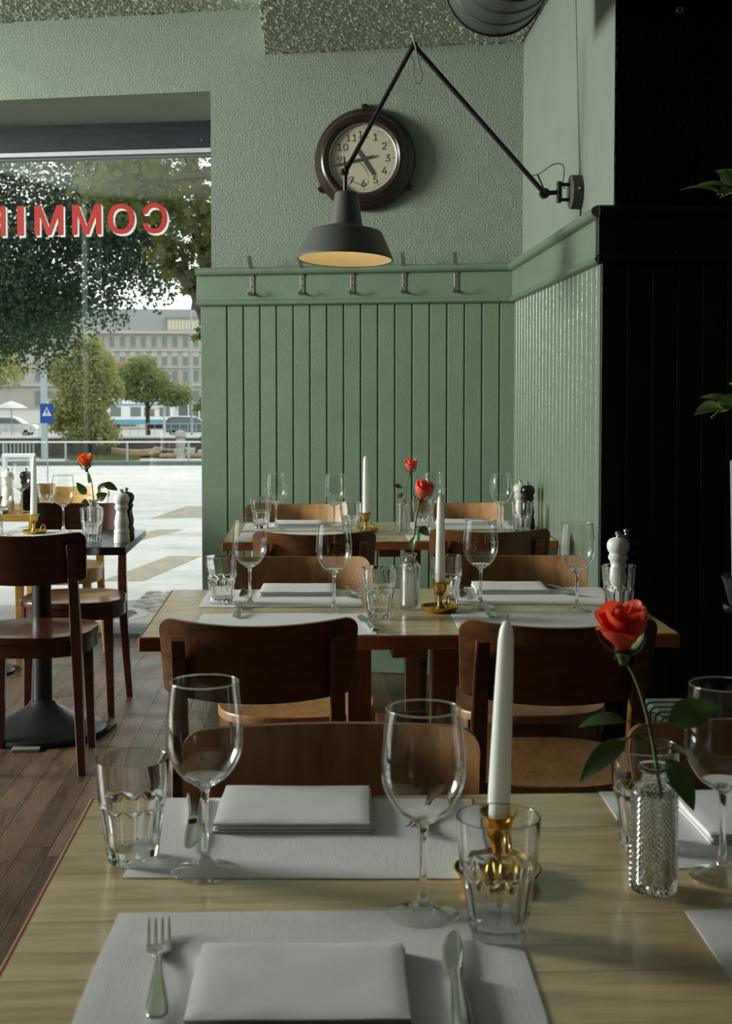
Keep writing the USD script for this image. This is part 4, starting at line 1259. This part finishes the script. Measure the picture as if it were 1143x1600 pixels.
part(pt, 'pot', lathe([(0, 0), (.080, 0), (.105, .27), (.122, .27), (.125, .34), (.110, .34), (.10, .28), (0, .27)], 32), 'terracotta')

# river and far bank
solo('river', bx(-160, 80, 47.5, 97.5, -3.7, -3.52), 'water', kind='structure', smooth=False)
solo('quay_wall', bx(-160, 80, 97.0, 98.2, -4.2, -2.30), 'quay_stone', kind='structure', smooth=False)
far = trimesh.Trimesh([(-160, 98.2, -2.3), (80, 98.2, -2.3), (80, 150, -3.2), (-160, 150, -3.2), (-160, 420, -3.4), (80, 420, -3.4)], [(0, 1, 2), (0, 2, 3), (3, 2, 5), (3, 5, 4)], process=False)
solo('far_bank', far, 'quay_top', kind='structure', smooth=False)
fr = thing('quay_railing', 'white iron railing along the far quay', 'railing')
part(fr, 'top_bar', bx(-24, -6, 97.9, 98.0, -1.31, -1.25), 'rail_grey')
part(fr, 'middle_bar', bx(-24, -6, 97.92, 97.98, -1.71, -1.68), 'rail_grey')
part(fr, 'base_strip', bx(-24, -6, 97.4, 98.0, -2.30, -2.12), 'rail_white')
for k_ in range(31):
    x = -24 + k_ * .6
    part(fr, 'post', bx(x - .018, x + .018, 97.92, 97.98, -2.12, -1.3), 'rail_grey')


def boat(label, loc, L, m):
    t = thing('rowing_boat', label, 'boat', loc, 4)
    S = []
    for i in range(13):
        s = i / 12
        w = .55 * math.sin(PI * (.12 + .8 * s)) ** .8
        S.append((0, -L / 2 + L * s, .20 + .20 * (2 * s - 1) ** 2, w, .26))
    part(t, 'hull', xf(loft(S, 16), mat4(rz=90)), m)
    part(t, 'gunwale', cat([tube([(y, sx * (w + .02), z + .24) for _, y, z, w, h in S], .035, 6) for sx in (-1, 1)]), 'stone_pale')
    for x in (-.6, .5):
        part(t, 'bench', bx(x - .12, x + .12, -.5, .5, .36, .42), 'boat_wood')


boat('tan rowing boat moored below the far quay', (-12.3, 94.5, -3.50), 3.5, 'boat_wood')
boat('dark rowing boat moored right of the tan one', (-9.9, 95.6, -3.50), 2.6, 'quay_stone')
dk = thing('jetty', 'low wooden jetty with crates below the far quay', 'jetty', (-8.7, 93.5, -3.55))
part(dk, 'deck', bx(-1.8, 3.0, -.9, .9, .10, .28), 'boat_wood')
for x, w, m in ((-.6, .5, 'stone_pale'), (.3, .6, 'rail_grey'), (1.0, .4, 'stone_pale')):
    part(dk, 'crate', cbox(x - w / 2, x + w / 2, -.3, .3, .28, .28 + w * .7, .03), m)
solo('stone_bollard', lathe([(0, 0), (.32, 0), (.26, .5), (.30, .9), (.36, 1.2), (.30, 1.4), (.40, 1.6), (.36, 1.9), (0, 2.0)], 24).apply_translation((-8.9, 91.5, -3.55)), 'stone_pale', 'pale stone bollard standing by the water at the window edge', 'bollard')
for x, y, h, m, lab in ((-8.95, 100.6, 9.5, 'rail_grey', 'tall pale mast on the far quay, seen beside the panelling'), (-11.0, 100.6, 2.3, 'rail_white', 'short white post on the far quay left of the car'), (-16.9, 100.6, 3.4, 'rail_white', 'slim white flag pole on the far quay')):
    solo('mast', lathe([(0, 0), (.10, 0), (.07, h), (0, h)], 12).apply_translation((x, y, -2.4)), m, lab, 'mast')


def car(label, loc, m, rz=0):
    t = thing('car', label, 'car', loc, rz)
    side = sg.Polygon([(-2.05, .32), (-2.08, .75), (-1.95, .95), (-1.70, 1.42), (-1.35, 1.52), (.2, 1.50), (.55, 1.42), (1.15, 1.0), (1.95, .85), (2.1, .6), (2.1, .32)])
    M = np.array([[1, 0, 0, 0], [0, 0, 1, -.82], [0, 1, 0, 0], [0, 0, 0, 1.0]])
    part(t, 'body', xf(prism(side, 1.64), M), m, smooth=25)
    gl = sg.Polygon([(-1.72, .98), (-1.52, 1.38), (-1.3, 1.44), (.15, 1.42), (.5, 1.34), (.98, 1.0)])
    M2 = M.copy(); M2[1, 3] = -.835
    part(t, 'side_window', xf(prism(gl, 1.67), M2), 'pane_dark', smooth=False)
    part(t, 'roof', bx(-1.45, .25, -.78, .78, 1.49, 1.56), 'car_white')
    part(t, 'tail_light', bx(-2.11, -1.98, -.80, -.5, .62, .98), 'car_red')
    for x in (-1.3, 1.3):
        for y in (-.80, .62):
            part(t, 'wheel', xf(trimesh.creation.cylinder(.32, .2, sections=20), mat4((x, y + .09, .32), rx=90)), 'tyre')
            part(t, 'hub', xf(trimesh.creation.cylinder(.19, .22, sections=16), mat4((x, y + .09, .32), rx=90)), 'stone_pale')


car('dark blue hatchback parked on the far quay', (-9.35, 104.5, -2.42), 'car_blue')
car('white car parked on the far quay, left of the blue sign', (-23.6, 106, -2.45), 'car_white')
car('red car parked on the far quay, near the left window edge', (-27.5, 108, -2.5), 'car_red')

tr = thing('tram', 'white and blue tram passing on the far side of the river', 'tram', (-20.2, 150, -2.75))
part(tr, 'body', cbox(-9.5, 4.9, -1.2, 1.2, .35, 2.95, .15), 'tram_white')
part(tr, 'blue_band', bx(-9.52, 4.92, -1.22, 1.22, 2.12, 2.34), 'tram_blue')
part(tr, 'skirt', bx(-9.5, 4.9, -1.22, 1.22, .05, .60), 'tram_blue')
for x in (-7.5, -2.2, 3.0):
    part(tr, 'bogie', bx(x - .9, x + .9, -.9, .9, -.45, .06), 'tyre')
for x in (-8.6, -7.0, -5.4, -3.6, -2.0, .2, 1.7, 3.4):
    part(tr, 'window', bx(x, x + 1.15, -1.24, 1.24, .95, 2.0), 'pane_dark')
part(tr, 'display', bx(2.2, 3.4, -1.26, -1.2, 1.75, 2.0), 'pane_warm')
sh = thing('glass_shelter', 'grey glazed tram shelter right of the tram', 'shelter', (-12.6, 152, -3.2))
part(sh, 'roof', bx(-2.6, 2.6, -1, 1, 2.75, 2.95), 'roof_slate')
for x in (-2.4, -1.2, 0, 1.2, 2.4):
    part(sh, 'post', bx(x - .07, x + .07, -.9, -.76, 0, 2.75), 'rail_white')
part(sh, 'glazing', bx(-2.4, 2.4, -.6, -.55, .2, 2.7), 'pane_dark')
kiosk = thing('kiosk', 'low flat roofed kiosk behind the trees', 'kiosk', (-24.0, 160, -3.2))
part(kiosk, 'wall', bx(-3.2, 3.2, -1, 1, 0, 4.2), 'pane_dark')
part(kiosk, 'roof', bx(-3.8, 3.8, -1.6, 1.6, 4.2, 4.6), 'rail_white')
part(kiosk, 'awning', bx(-3.2, 3.2, -1.8, -1.0, 7.2, 7.5), 'car_red')
part(kiosk, 'upper_wall', bx(-3.0, 3.0, -.9, 1, 4.6, 7.6), 'facade')
um = thing('parasol', 'white parasol on the far quay above the parked cars', 'parasol', (-22.9, 103, -2.4))
part(um, 'canopy', lathe([(1.25, 2.2), (.7, 2.5), (0, 2.75), (0, 2.6), (1.2, 2.15)], 16), 'rail_white')
part(um, 'pole', rod((0, 0, 0), (0, 0, 2.6), .04), 'rail_grey')

# building across the river
bl = thing('stone_building', 'long pale stone building with rows of tall windows across the river', 'building', (-35.2, 300, -3.4), 3.0)
part(bl, 'wall', bx(-40, 26, 0, 14, 0, 17.1), 'facade', smooth=False)
for z0, z1, d in ((16.9, 17.5, 1.0), (13.0, 13.3, .5), (9.3, 9.6, .4), (5.2, 5.7, .6)):
    part(bl, 'cornice', bx(-40.4, 26.4, -d, 14.3, z0, z1), 'facade_trim', smooth=False)
roof = sg.Polygon([(.6, 17.5), (13.4, 17.5), (11, 22.6), (3, 22.6)])
part(bl, 'roof', xf(prism(roof, 66), np.array([[0, 0, 1, -40], [1, 0, 0, 0], [0, 1, 0, 0], [0, 0, 0, 1.0]])), 'roof_slate', smooth=False)
part(bl, 'attic', bx(3.2, 10.2, -.2, 4, 17.5, 20.4), 'facade_trim', smooth=False)
for k_ in range(9):
    part(bl, 'attic_window', bx(3.5 + k_ * .74, 4.0 + k_ * .74, -.3, -.1, 17.9, 19.9), 'pane_warm', smooth=False)
part(bl, 'attic_roof', bx(2.9, 10.6, -.6, 4.4, 20.4, 20.9), 'roof_slate', smooth=False)
part(bl, 'tower', lathe([(0, 17.5), (3.4, 17.5), (3.4, 20.4), (2.9, 22.0), (1.7, 23.6), (0, 24.2)], 20).apply_translation((14.5, 5, 0)), 'roof_slate')
for r_, (z0, z1, w) in enumerate(((14.0, 16.2, 1.15), (9.9, 12.6, 1.2), (6.3, 8.7, 1.2), (1.0, 4.2, 1.4))):
    for k_ in range(-11, 11):
        x = k_ * 2.32 + .2
        wn = part(bl, 'window', cbox(x - w / 2 - .16, x + w / 2 + .16, -.12, .05, z0 - .15, z1 + .15, .04), 'facade_trim', smooth=False)
        part(wn, 'pane', bx(x - w / 2, x + w / 2, -.16, .05, z0, z1), 'pane_dark', smooth=False)
        if r_ == 1:
            part(wn, 'arch', xf(lathe([(0, 0), (w / 2 + .1, 0), (w / 2 + .1, .18), (0, .18)], 16), mat4((x, -.10, z1 - .2), rx=90)), 'facade_trim')
        elif r_ == 0:
            part(wn, 'blind', bx(x - w / 2, x + w / 2, -.19, -.1, z1 - .5, z1), 'pane_dark', smooth=False)


# trees
def leaves(centres, radii, n, size, seed, hang=0.0, lobed=False):
    """n leaves scattered through soft balls; each leaf two triangles folded along its midrib (or a five lobed star)."""
    g = np.random.default_rng(seed)
    C, R = np.array(centres, float), np.array(radii, float)
    wts = R.prod(1) if R.ndim == 2 else R ** 3
    wts = wts ** .66
    idx = g.choice(len(C), n, p=wts / wts.sum())
    d = g.normal(size=(n, 3)); d /= np.linalg.norm(d, axis=1, keepdims=True)
    d *= (g.random(n) ** .45)[:, None]
    P = C[idx] + d * (R[idx] if R.ndim == 2 else R[idx][:, None])
    A = g.normal(size=(n, 3)); A[:, 2] -= hang; A /= np.linalg.norm(A, axis=1, keepdims=True)
    B = np.cross(A, g.normal(size=(n, 3))); B /= np.linalg.norm(B, axis=1, keepdims=True)
    s = size * (.6 + .8 * g.random(n))[:, None]
    if lobed:
        out, f = [], []
        pat = [(0, -.1), (.22, .05), (.5, .12), (.30, .32), (.42, .62), (.16, .58), (0, 1), (-.16, .58), (-.42, .62), (-.30, .32), (-.5, .12), (-.22, .05)]
        for i in range(n):
            o = len(out)
            out.append(P[i] + A[i] * s[i] * .35)
            out += [P[i] + A[i] * s[i] * v + B[i] * s[i] * u for u, v in pat]
            f += [(o, o + 1 + k, o + 1 + (k + 1) % 12) for k in range(12)]
        return trimesh.Trimesh(out, f, process=False)
    Nn = np.cross(A, B)
    v = np.stack([P, P + A * s * .5 + B * s * .33 + Nn * s * .1, P + A * s, P + A * s * .5 - B * s * .33 + Nn * s * .1], 1).reshape(-1, 3)
    k = np.arange(n)[:, None] * 4
    f = np.concatenate([k + [0, 1, 2], k + [0, 2, 3]])
    return trimesh.Trimesh(v, f, process=False)


def tree(name, label, base, height, r, balls, n, size, m, seed, branches=(), hang=.3, lobed=False):
    t = thing(name, label, 'tree', base)
    b = np.array(base)
    g = random.Random(seed)
    part(t, 'trunk', tube(curve([(0, 0, 0), (g.uniform(-.1, .1) * height * .2, 0, height * .5), (0, 0, height)], 12), np.linspace(r * 1.15, r * .6, 12), 10), 'bark')
    for P in branches:
        part(t, 'branch', tube(curve([np.array(p) - b for p in P], 14), np.linspace(r * .45, r * .12, 14), 7), 'bark')
    C = np.array([p[:3] for p in balls]) - b
    part(t, 'foliage', leaves(C, [p[3:] if len(p) > 4 else (p[3],) * 3 for p in balls], n, size, seed, hang, lobed), m, smooth=False, kind='stuff')
    return t


Y0 = 21.0
balls = []
g = np.random.default_rng(3)
for k_ in range(90):
    x = -9.5 + 7.2 * g.random()
    lo = 1.75 + max(0, (x + 5.6)) * .45                                # the crown's underside rises to the right
    z = lo + (9.5 - lo) * g.random() ** 1.15
    balls.append((x, Y0 + 3.5 * (g.random() - .5), z, .75 + .35 * g.random()))
for x, z, r in ((-2.4, 5.4, .45), (-2.0, 4.6, .35), (-1.7, 5.2, .4), (-1.9, 3.9, .3), (-2.2, 6.0, .5), (-1.5, 4.3, .28), (-1.75, 3.2, .22), (-1.6, 6.0, .5), (-2.3, 3.5, .3), (-1.55, 2.6, .2)):
    balls.append((x, Y0 + .5, z, r * .8))
for x, z in ((-3.3, 2.75), (-2.75, 2.95), (-2.45, 3.3), (-2.95, 2.55), (-3.7, 2.45), (-2.25, 3.8), (-2.3, 2.85), (-2.7, 3.6), (-3.2, 3.5), (-5.3, 1.95), (-4.6, 2.0), (-4.3, 2.5), (-3.6, 2.75), (-3.0, 3.2), (-5.6, 2.2), (-2.9, 3.8), (-2.6, 4.4), (-2.5, 5.0)):
    balls.append((x, Y0 - 1.0, z, .42))
tree('street_tree', 'big dark green tree with drooping leaves behind the painted letters', (-8.2, Y0, SZ(Y0)), 5.5, .30, balls, 210000, .068, 'tree_dark', 5,
     branches=[[(-8.2, Y0, 3.0), (-6.3, Y0 - .4, 3.4), (-4.6, Y0 - .8, 3.6), (-3.2, Y0 - 1, 4.2)], [(-8.2, Y0, 4.2), (-6.0, Y0, 5.2), (-3.6, Y0, 6.0)], [(-8.2, Y0, 2.6), (-6.6, Y0 - .5, 2.9), (-4.7, Y0 - .8, 2.75)], [(-3.2, Y0 - .4, 5.2), (-2.3, Y0 + .3, 4.6), (-1.6, Y0 + .5, 3.2), (-1.3, Y0 + .5, 2.2)], [(-2.6, Y0, 6.2), (-2.0, Y0 + .4, 5.2), (-1.7, Y0 + .5, 4.0), (-1.5, Y0 + .5, 2.6)]])
balls = [(-1.85, 12, 3.10, .30), (-1.5, 12, 3.0, .30), (-1.2, 12, 2.98, .28), (-.95, 12, 2.9, .28), (-1.30, 12, 2.55, .18), (-1.22, 12, 2.38, .14), (-.85, 12, 2.45, .22), (-.82, 12, 2.1, .2), (-1.7, 12.1, 2.85, .16), (-1.0, 12.2, 3.3, .35), (-1.6, 12.2, 3.45, .35), (-.86, 12, 1.15, .16), (-.80, 12, .85, .2), (-1.02, 12, 2.25, .16), (-1.14, 12, 2.55, .18), (-.95, 12.1, 1.85, .12), (-.86, 12, 2.6, .22)]
tree('maple_tree', 'maple with yellow green lobed leaves hanging in at the top right of the window', (.9, 12.2, SZ(12.2)), 4.4, .16, balls, 1500, .078, 'tree_maple', 8,
     branches=[[(.9, 12.2, 3.2), (0, 12.1, 3.3), (-.9, 12, 3.2), (-1.8, 12, 3.15)], [(.9, 12.2, 1.2), (-.3, 12.1, 1.5), (-.75, 12, 2.1), (-1.05, 12, 2.6)], [(.9, 12.2, 1.0), (-.4, 12.1, .95), (-.95, 12, 1.05)], [(-.55, 12.1, 1.0), (-.90, 12, 1.8), (-1.06, 12, 2.2), (-1.16, 12, 2.6)], [(-1.0, 12, 2.0), (-.94, 12, 2.4), (-.84, 12, 2.8)], [(-1.06, 12, 2.2), (-1.2, 12, 2.35), (-1.3, 12, 2.4)]], hang=.9, lobed=True)
balls = [(-15.8, 92, 1.6, 1.5, 1.5, 1.4), (-14.6, 92, 2.9, 1.4, 1.4, 1.3), (-16.6, 92, .1, 1.5, 1.4, 1.2), (-15.2, 92, .0, 1.3, 1.4, 1.2), (-14.6, 92, -1.2, 1.2, 1.2, 1.0), (-15.9, 92, -1.6, 1.3, 1.2, .9), (-14.0, 92, -1.9, 1.0, 1.2, .7), (-13.6, 92, 1.2, .9, 1, 1.2), (-17.0, 92.4, 2.6, 1.4, 1.2, 1.3), (-17.3, 92.4, -.8, 1.0, 1.2, 1.0), (-15.3, 92, 4.2, 1.2, 1.2, .8)]
tree('quay_tree', 'pale yellow green tree overhanging the far quay wall, left', (-15.4, 93.5, -3.6), 5.6, .18, balls, 14000, .24, 'tree_gold', 12)
balls = [(-13.3, 98.5, 2.3, 1.4, 1.4, .9), (-11.6, 98.5, 2.0, 1.5, 1.4, .9), (-10.1, 98.5, 1.1, 1.5, 1.3, .7), (-13.4, 98.5, 1.1, 1.2, 1.3, .7), (-12.2, 98.5, .7, 1.3, 1.3, .5), (-10.3, 98.5, .4, 1.2, 1.2, .4), (-12.4, 98.5, 3.1, 1.2, 1.2, .7), (-9.4, 98.5, .6, .8, 1, .5)]
tree('quay_tree', 'green tree with an open crown in front of the tram', (-11.95, 98.5, -2.4), 3.9, .17, balls, 7000, .22, 'tree_green', 13,
     branches=[[(-11.95, 98.5, -.3), (-12.4, 98.5, .8), (-13.0, 98.5, 1.8)], [(-11.95, 98.5, -.4), (-11.3, 98.5, .5), (-10.3, 98.5, .7)], [(-11.95, 98.5, .2), (-11.7, 98.5, 1.2), (-11.4, 98.5, 2.2)]])
balls = [(-27.5, 100, .4, 2.2, 2, 2.2), (-25.0, 100, 1.4, 2.0, 2, 2.0), (-28.5, 100, 3.0, 2.4, 2, 2.0), (-23.0, 100, 2.8, 2, 2, 1.6)]
tree('quay_tree', 'brownish gold tree on the far quay at the left window edge', (-26.5, 100, -2.4), 4.5, .25, balls, 3000, .40, 'tree_gold', 14)
